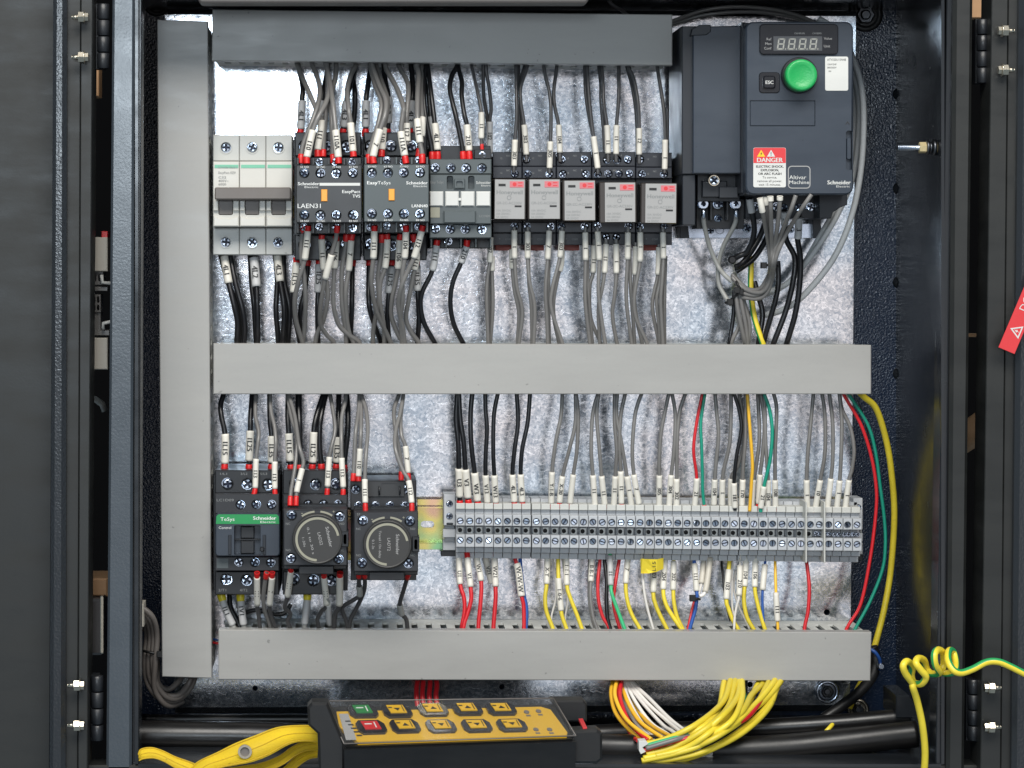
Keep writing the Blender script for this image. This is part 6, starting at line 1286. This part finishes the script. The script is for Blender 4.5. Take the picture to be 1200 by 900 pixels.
# ------------------------------------------------------------------ bottom loom
LG = 'loose wires of the loom hanging out below the bottom duct'
def ramp(pts, d0, d1): return [(x, y, d0 + (d1 - d0) * min(1, 1.7 * i / (len(pts) - 1))) for i, (x, y) in enumerate(pts)]
def dd(pts, d0, d1): return [(x, y, d0 + (d1 - d0) * i / (len(pts) - 1)) for i, (x, y) in enumerate(pts)]
left = [('o', [(720, 786), (718, 798), (716.3, 815), (723, 838), (744, 861), (760, 868)]), ('o', [(724, 786), (722.5, 798), (721, 817), (734.5, 843.7), (763.3, 866.7)]),
 ('r', [(727, 786), (726, 799), (724, 815), (730.7, 843.7), (742.2, 863.8), (748, 868)]), ('r', [(729, 786), (728, 799), (727, 818.8), (738.3, 847.5), (759.4, 867.6)]),
 ('w', [(730, 786), (731, 800), (736.4, 818.8), (749.8, 843.7), (768, 864), (776, 871)]), ('w', [(732, 786), (733.5, 800), (746, 824.5), (763.3, 847.5), (782, 860), (792, 867)]),
 ('w', [(734, 786), (736, 800), (753.7, 824.5), (776.7, 849.4), (788, 857), (798, 864)]), ('w', [(736, 786), (739, 800), (757.5, 822.6), (780.5, 843.7), (792, 853), (802, 861)]),
 ('w', [(738, 786), (742, 800), (761.3, 818.8), (784.3, 841.8), (801.6, 855.5), (808, 861)]), ('w', [(727, 806), (731.6, 824.5), (744, 845.6), (760, 862), (768, 869)]),
 ('o', [(728, 790), (729.7, 807), (738.3, 828.3), (751.8, 847.5), (776.7, 865)]), ('o', [(733, 800), (746, 830), (763.3, 850), (786.3, 863)]), ('w', [(733, 812), (752, 840), (770, 856), (780, 866)])]
for k, (c, p) in enumerate(sorted(left, key=lambda q: q[1][0][0])): cable('%s wire from left in the loom fanning right under the bottom duct, %s' % (ordn(k), CN[c][1]), c, 2.5 if c != 'w' else 2.2, dd(p, .03, .117 if c != 'w' else .110), group=LG)
right = [('y', [(858, 786), (855.3, 799.6), (845.7, 824.5), (815, 849.4), (780.5, 866), (757.5, 872)]), ('y', [(862, 786), (861, 800), (853.3, 828.3), (830.3, 851.3), (792, 874.3), (757.5, 884)]),
 ('y', [(866, 786), (867, 800), (863, 818.8), (845.7, 839.8), (807.3, 870), (754, 888)]), ('y', [(869, 786), (869.5, 800), (869, 820), (856, 846), (820, 868), (770, 884)]),
 ('y', [(852, 786), (848, 801.5), (842.5, 830), (826, 850), (795, 866), (756, 876)]), ('y', [(918, 786), (914.7, 798.6), (891.7, 824.5), (857.2, 847.5), (822.7, 872.4), (788.2, 884), (751.8, 891.6)]),
 ('y', [(914, 786), (911, 800), (901.3, 828.3), (872.5, 857), (834.2, 878), (792, 892.5), (751.8, 894)]), ('y', [(910, 786), (907, 799), (884, 826.4), (853.3, 853.3), (807, 878), (755, 890)]),
 ('y', [(899, 786), (893.6, 801.5), (880.2, 815), (868, 836), (834, 863), (780, 881), (756, 887)]), ('y', [(896, 786), (886, 806), (874, 828), (848, 852), (806, 872), (757, 884)]),
 ('y', [(916, 786), (913, 800), (897, 830), (862, 860), (826, 880), (786, 890), (753, 893)]), ('y', [(864, 786), (864, 802), (857, 834), (832, 858), (800, 878), (754, 889)]), ('y', [(905, 786), (899, 803), (880, 834), (846, 860), (812, 876), (768, 886)]),
 ('r', [(903, 786), (900.3, 799.6), (891.7, 820.7), (868.7, 845.6), (818.8, 862), (786, 869.6), (754, 880)]), ('e', [(872, 800), (868, 832), (830, 852), (795.8, 863.5), (757.5, 874)]),
 ('g', [(874, 796), (866, 838), (828, 856), (794, 866), (757, 877)])]
for k, (c, p) in enumerate(sorted(right, key=lambda q: q[1][0][0])): cable('%s wire from left in the loom sweeping left under the bottom duct, %s' % (ordn(k), CN[c][1]), c, 3.5 if c == 'y' else 2.8, ramp(p, .03, .126 + .002 * (k % 4)), group=LG)
for k in range(3): cable('%s white cut wire end poking out under the yellow loom at right' % ordn(k), 'w', 2.2, [(800, 868 + 3 * k, .112), (818, 878 + 3 * k, .113), (835, 884 + 4.4 * k, .114)], group='white cut ends under the yellow loom')
t = thing('wire_wrap', 'torn white paper wrap round the left ends of the yellow loom', 'paper wrap', P(754, 880, .11))
b = MB(); b.prism([(748.5, 868.5), (757, 868), (760, 872), (753, 876), (757, 881), (751, 884), (748.8, 880)], .124, .132, .4); b.build('paper', 'label_white', t)
for k, x in enumerate((488, 495, 503, 511)): cable('%s red wire from left hanging behind the yellow remote control' % ordn(k), 'r', 3, [(494 + k * 4, 786, .03), (x + 1, 800, .034), (x, 815, .04), (x + 2, 832, .044)], group='red wires hanging behind the remote control')

# ------------------------------------------------------------------ hoses on the cabinet floor
def hose(label, pts, r): return cable(label, 'b', r, pts, 'hose', 'hose', None, 'hose', 20)
hose('black hose along the cabinet floor left of the remote control', [(150, 861, .075), (220, 862, .075), (300, 863, .075), (380, 866, .075)], 17)
hose('thin black rail along the foot of the plate at left', [(165, 843, .01), (300, 843, .01), (420, 843, .01)], 6)
hose('upper black hose running right from behind the yellow loom', [(680, 862, .05), (740, 858, .05), (820, 856, .05), (900, 853, .055), (980, 848, .06), (1068, 840, .06)], 11)
hose('lower thick black hose running right from the remote control', [(696, 875, .10), (740, 876, .10), (800, 877.5, .10), (850, 879, .10), (920, 876, .10), (990, 869, .10), (1074, 860, .10)], 15.5)
b = MB(); b.tube([P(1024, 878, .09), P(1024, 915, .11)], 5 * U, 10)
for i in range(9): 
    y = 880 + 3.4 * i; c = P(1024, y, .09 + .0005 * i); b.tube([c, c + Vector((0, 0, -.0012))], 5.8 * U, 10)
tag(b.build('threaded_rod', 'steel_dark'), 'short threaded rod standing at the bottom right of the cabinet', 'rod')
cable('short yellow wire end between the two black hoses', 'y', 2.6, [(958, 872, .07), (964, 862, .07), (972, 853, .068), (978, 846, .062)])
cable('yellow strap end lying at the bottom edge below the hoses', 'y', 3.4, [(918, 900, .125), (940, 896, .125), (965, 895, .125), (985, 898, .122), (1000, 904, .12)])
b = MB(); b.box(160, 882, 365, 930, .04, .10, 2); tag(b.build('wooden_board', 'wood_tan'), 'brown board on the cabinet floor under the yellow strap', 'board')
t = thing('bracket', 'dark bracket on the right side wall at the end of the hoses', 'bracket', P(1070, 860, .06))
b = MB(); b.prism([(1050, 815), (1066, 815), (1080, 836), (1084, 890), (1068, 890), (1068, 842), (1050, 842)], .03, .07, 1.5); b.build('body', 'gloss_paint', t)
t = thing('stud', 'threaded earthing stud with brass nuts at the edge of the right frame', 'stud', P(1080, 173, .03)); d = .122
b = MB(); c = P(1079, 173, d); s = S(d)
def xcyl(b, x0, x1, r, n, m=0):
    a = [c + Vector((x0 * s, -math.cos(2 * math.pi * i / n + .3) * r * s, math.sin(2 * math.pi * i / n + .3) * r * s)) for i in range(n)]; k = len(b.v)
    b.v += a + [p + Vector(((x1 - x0) * s, 0, 0)) for p in a]; A = list(range(k, k + n)); E = list(range(k + n, k + 2 * n)); b.face(A, m); b.face(E[::-1], m); b.bridge(A, E, m, n > 8)
for i in range(9): xcyl(b, -27 + 2.4 * i, -25.4 + 2.4 * i, 4, 10)
xcyl(b, -27, 24, 3.3, 10); b.build('rod', 'zinc', t)
b = MB(); xcyl(b, -2, 6, 6.6, 6); xcyl(b, 18, 26, 6.6, 6); b.build('nut', 'brass', t); b = MB(); xcyl(b, 6.2, 9, 9, 18); xcyl(b, 10, 12.5, 7, 18); xcyl(b, 13.5, 17.5, 9.5, 18); b.build('washer', 'steel_dark', t)

# ------------------------------------------------------------------ coiled earth wire at the door
coil = [(1083, 905, .15), (1084, 880, .155), (1081, 850, .16), (1075, 822, .165), (1070, 806, .17)]
cx = [1072, 1084.5, 1103, 1115.5]; path = [Vector(p) for p in coil]
loops = [(1071.5, 790, 12, 11.5), (1081, 781.5, 11, 10.5), (1103, 774.5, 10.5, 13), (1115.5, 773, 10, 13)]
hel = []
import itertools
def lp(cx_, cy_, rx, ry, a0, a1, d, n=9): return [Vector((cx_ + rx * math.cos(math.radians(a0 + (a1 - a0) * i / n)), cy_ + ry * math.sin(math.radians(a0 + (a1 - a0) * i / n)), d + .006 * math.sin(math.radians(a0 + (a1 - a0) * i / n)))) for i in range(n + 1)]
path += [Vector((1072, 803, .168))]
cpts = [(1069, 800), (1061, 789), (1058.5, 780), (1063, 775), (1069, 781), (1068, 792), (1071, 800), (1080, 801), (1085, 793), (1079, 785), (1073.5, 777), (1076, 771.5), (1083, 774), (1086, 784), (1092, 789.5), (1101, 788), (1096, 779), (1095, 767), (1099, 761.5), (1105, 765), (1106, 777), (1104, 787), (1111, 789), (1119, 786)]
cdep = [.170, .174, .176, .172, .164, .160, .164, .172, .176, .178, .178, .172, .164, .160, .164, .172, .178, .178, .172, .164, .160, .162, .170, .174]
full = [Vector(p) for p in coil] + [Vector((x, y, z)) for (x, y), z in zip(cpts, cdep)]
full += [Vector(p) for p in ((1120, 776, .166), (1117, 764, .162), (1112, 763, .168), (1111, 774, .176), (1117, 785, .18), (1126, 788.5, .18), (1140, 784, .178), (1156, 776, .176), (1170, 775.5, .176), (1184, 781, .176), (1200, 789, .176), (1220, 798, .176))]
pth = spline(full, 8); W3 = [P(p.x, p.y, p.z) for p in pth]; b = MB(); b.tube(W3, 4.1 * S(.17), 14, 0, True, (1, (4, 5, 6)))
tag(b.build('earth_wire', ['wire_yellow', 'stripe_green'], None, W3[0]), 'coiled yellow and green earth wire crossing to the right door', 'wire')
# ------------------------------------------------------------------ red warning tag
def frame(o, ux, uy, d0, d1):
    """local px frame on a flat tag: origin o, unit vectors ux and uy in photo px"""
    return lambda x, y, d, ref=None: P(o[0] + ux[0] * x + uy[0] * y, o[1] + ux[1] * x + uy[1] * y, d)
A = (1170, 407); L_ = math.hypot(34, -80); ux = (34 / L_, -80 / L_); uy = (-ux[1], ux[0])
fm = frame(A, ux, uy, 0, 0)
t = thing('warning_tag', 'red DC warning tag hanging at the right edge of the door', 'tag', P(1196, 407, .155))
b = MB(fm); b.prism([(0, 0), (98, 0), (98, 20.5), (0, 20.5)], .1555, .1568, .3, ref=.1568); b.build('tag', 'label_red', t)
letter(t, 'DC', 51, 12.5, .1568, 8, 'label_white', w=16, fmap=fm)
b = MB(fm); tri = [(22, 13.8 - 9), (22 + 8, 19.3 - 1), (22 - 8 + 16 - 16 + 0, 19.3)]
tri = [(30.5, 2.5), (30.5, 18.5), (17.5, 10.5)]
tri = [(18, 17.5), (34, 17.5), (26, 4)]
b.prism(tri, .1568, .1570, 0, holes=[(inset(tri, 1.5), None)]); b.prism([(26.8, 8.5), (24, 12.8), (25.6, 12.8), (24.8, 15.6), (27.8, 11.8), (26.2, 11.8)], .1568, .1570); b.build('warning_triangle', 'label_white', t)

# ------------------------------------------------------------------ yellow remote control
t = thing('remote_control', 'black and yellow push button remote control lying below the bottom duct', 'remote control', P(530, 900, .17))
TLf, TRf, BLf, BRf = P(383, 829, .140), P(647, 825.5, .140), P(405, 875, .192), P(671, 866, .192)
TLp, TRp, BLp, BRp = Vector((383, 824)), Vector((647, 820.5)), Vector((405, 873)), Vector((671, 863))
nrm = (TRf - TLf).cross(BLf - TLf).normalized(); nrm = nrm if nrm.y < 0 else -nrm
def face_map(x, y, d, ref=None):
    """x 0..100 along the panel, y 0..44 down it, d height above the face"""
    u, w = x / 100, y / 44
    p = TLf.lerp(TRf, u).lerp(BLf.lerp(BRf, u), w); return p + nrm * d
def under(x, y, d, ref=None): return face_map(x, y, 0) + Vector((0, .004, 0)) * 0 + nrm * d
b = MB(face_map); b.prism([(-1, -2), (101, -2), (101, 46), (-1, 46)], -.035, -.001, 0); b.build('body', 'rubber', t)
# front apron below the face
b = MB(); i = len(b.v); q = [P(405, 875, .192), P(671, 866, .192), P(668, 925, .178), P(404, 925, .178)]; slab(b, q, (0, .03, 0)); b.build('front_wall', 'rubber', t)
b = MB(); b.prism([(360, 829), (365, 823.5), (384, 823.5), (404, 872), (404, 920), (374, 920), (372, 860), (361, 850)], .172, .188, 3); b.build('end_cap', 'rubber', t)
b = MB(); b.prism([(645, 821), (684, 821), (688, 826), (688, 846), (662, 846)], .125, .14, 2); b.build('shoulder', 'rubber', t)
b = MB(); b.prism([(669, 857), (700, 855), (706, 860), (706, 890), (700, 895), (669, 895)], .17, .185, 3); b.build('cable_gland', 'rubber', t)
b = MB(); b.prism([(683, 855.5), (688, 855.2), (688, 852.5), (683, 852.8)], .15, .18, .3); b.build('gland_mark', 'label_red', t)
b = MB(face_map); b.prism([(3, 7), (94, 5), (97.5, 9), (99, 38), (98, 41), (6, 41), (1, 24)], -.001, .0012, 0); pn = b.build('yellow_panel', 'panel_yellow', t); h0 = .0012
def fpos(px, py):
    """panel coordinates of a photo position on the face (bilinear inverse by iteration)"""
    u, w = .5, .5
    for _ in range(30):
        p = face_map(u * 100, w * 44, 0); s = (D - (-p.y)) ; X = p.x / (U * s / D) + CX; Y = CY - p.z / (U * s / D)
        u += (px - X) / 264; w += (py - Y) / 44
    return u * 100, w * 44
btn = [(425, 837, 'button_green', 'ON'), (465, 837, 'panel_yellow', '<'), (507.2, 835.4, 'panel_yellow', '>'), (547.4, 834.5, 'panel_yellow', '^'), (587, 834.5, 'panel_yellow', '>'), (435, 856, 'button_red', 'OFF'), (474.6, 855, 'panel_yellow', '>'), (516.7, 855, 'panel_yellow', '<'), (558.5, 854.6, 'panel_yellow', '-'), (599.7, 854, 'panel_yellow', '<')]
for x, y, m, s_ in btn:
    a, c = fpos(x, y); w, h = 6.3, 7.2
    b = MB(face_map); o = [(a - w * .7, c - h), (a + w * .7, c - h), (a + w, c - h * .4), (a + w, c + h * .6), (a + w * .75, c + h), (a - w * .75, c + h), (a - w, c + h * .5), (a - w, c - h * .5)]
    b.prism(o, h0, h0 + .0016, 0); bb = b.build('push_button', 'display_black', t)
    b = MB(face_map); b.prism([(a - w * .6, c - h * .72), (a + w * .55, c - h * .72), (a + w * .62, c + h * .5), (a - w * .52, c + h * .5)], h0 + .0016, h0 + .0022, 0); b.build('button_cap', m, bb)
    pr = 'label_white' if m != 'panel_yellow' else 'print_black'; z = h0 + .0023
    b = MB(face_map)
    if s_ in ('ON', 'OFF'): b.prism([(a + 1.6, c - h * .5), (a + 2.1, c - h * .5), (a + 2.1, c + h * .35), (a + 1.6, c + h * .35)], z, z + .0001); b.prism([(a - 2.6, c - h * .3), (a + .6, c - h * .3), (a + .6, c - h * .15), (a - 2.6, c - h * .15)], z, z + .0001)
    else:
        b.prism([(a + 2.6, c - h * .6), (a + 3.0, c - h * .6), (a + 3.0, c + h * .4), (a + 2.6, c + h * .4)], z, z + .0001)
        sg = 1 if s_ in '>^' else -1
        b.prism([(a - 1.2, c + sg * 1.4), (a + 1.6, c + sg * 1.4), (a + .2, c - sg * 1.8)], z, z + .0001); b.prism([(a - 3.4, c - h * .35), (a - 1.8, c - h * .35), (a - 1.8, c - h * .2), (a - 3.4, c - h * .2)], z, z + .0001)
    b.build('print_mark', pr, bb)
for x, y in ((617, 837), (631, 836), (628, 857.6), (644, 857.6)):
    a, c = fpos(x, y); b = MB(face_map); b.prism(circ(a, c, 1.2, 10, 2.0), h0, h0 + .0006); b.prism([(a - 1, c + 3.2), (a + 1, c + 3.2), (a + 1, c + 5), (a - 1, c + 5)], h0, h0 + .0002); b.build('indicator', 'toggle_brown', t)
a, c = fpos(400, 842); a2_, c2 = fpos(413, 865)
b = MB(face_map); b.prism([(a - .5, 10), (a + 3.6, 10), (a2_ + 1, 39), (a2_ - 3.6, 39)], h0, h0 + .0003); lb = b.build('side_label', 'label_grey', t)
b = MB(face_map)
for k in range(5): yy = 18 + 4 * k; b.prism([(a + .6 + k * .5, yy), (a + 3 + k * .5, yy), (a + 3.1 + k * .5, yy + 1.4), (a + .7 + k * .5, yy + 1.4)], h0 + .0003, h0 + .0004)
b.build('print_mark', 'print_black', lb)
b = MB(face_map); b.prism([(-1, -2), (101, -2), (101, 46), (-1, 46)], .0030, .0034, 0); b.build('clear_cover', 'clear_film', t)
for p, q in (((-1, -2), (101, -2)), ((-1, 46), (101, 46)), ((-1, -2), (-1, 46)), ((101, -2), (101, 46))):
    b = MB(); b.tube([face_map(*p, .0032), face_map((p[0] + q[0]) / 2, (p[1] + q[1]) / 2, .0032), face_map(*q, .0032)], .0004, 6); b.build('cover_rim', 'toggle_brown', t)
# ------------------------------------------------------------------ yellow strap
t = thing('webbing_strap', 'folded yellow webbing strap with eyelet at left of the remote', 'strap', P(280, 895, .13))
def ribbon(top, bot, d0, d1, nm):
    a = spline([Vector((x, y, d0)) for x, y in top], 8); c = spline([Vector((x, y, d1)) for x, y in bot], 8); b = MB(); n = len(a); L = []
    for i in range(n):
        p, q = P(*a[i]), P(*c[min(i, len(c) - 1)]); k = len(b.v); o = Vector((0, .0018, -.0004)); b.v += [p, q, q + o, p + o]; L.append([k, k + 1, k + 2, k + 3])
    for i in range(n - 1):
        for j in range(4): b.face((L[i][j], L[i][(j + 1) % 4], L[i + 1][(j + 1) % 4], L[i + 1][j]), 0, j == 0)
    b.face(L[0]); b.face(L[-1]); o = b.build(nm, 'strap_yellow', t)
    for f in (.06, .94, .5):
        r = MB(); r.tube([P(*a[i]).lerp(P(*c[i]), f) + Vector((0, -.0002, .0001)) for i in range(n)], .00042 if f != .5 else .00025, 6); r.build('stitching', 'strap_edge', o)
    return o
ribbon([(374, 850), (352, 849.5), (325, 852), (298, 862), (275, 871), (255, 881), (232, 892), (222, 902)], [(374, 871), (358, 869), (340, 872), (316, 885), (295, 893), (275, 897), (252, 902), (240, 912)], .158, .168, 'upper_band')
ribbon([(373, 866), (358, 867), (342, 875), (326, 886), (305, 894), (286, 897), (265, 900)], [(373, 880), (360, 880), (346, 886), (332, 896), (312, 905), (292, 908), (270, 912)], .150, .158, 'middle_band')
ribbon([(373, 876), (360, 878), (346, 886), (334, 898), (320, 908)], [(372, 888), (362, 890), (350, 898), (340, 908), (328, 918)], .142, .150, 'lower_band')
ribbon([(162, 884), (165, 877.5), (177, 875.5), (190, 879), (205, 886), (222, 892), (240, 899)], [(163, 892), (168, 890), (180, 889), (192, 893), (206, 901), (222, 909), (240, 918)], .150, .156, 'end_fold')
b = MB(); b.annulus(287, 881, 5.5, 8.2, .1655, .1672, n=24); b.build('eyelet', 'nickel', t)
b = MB(); b.prism(circ(287, 881, 5.6, 20), .164, .1660); b.build('eyelet_hole', 'toggle_brown', t)
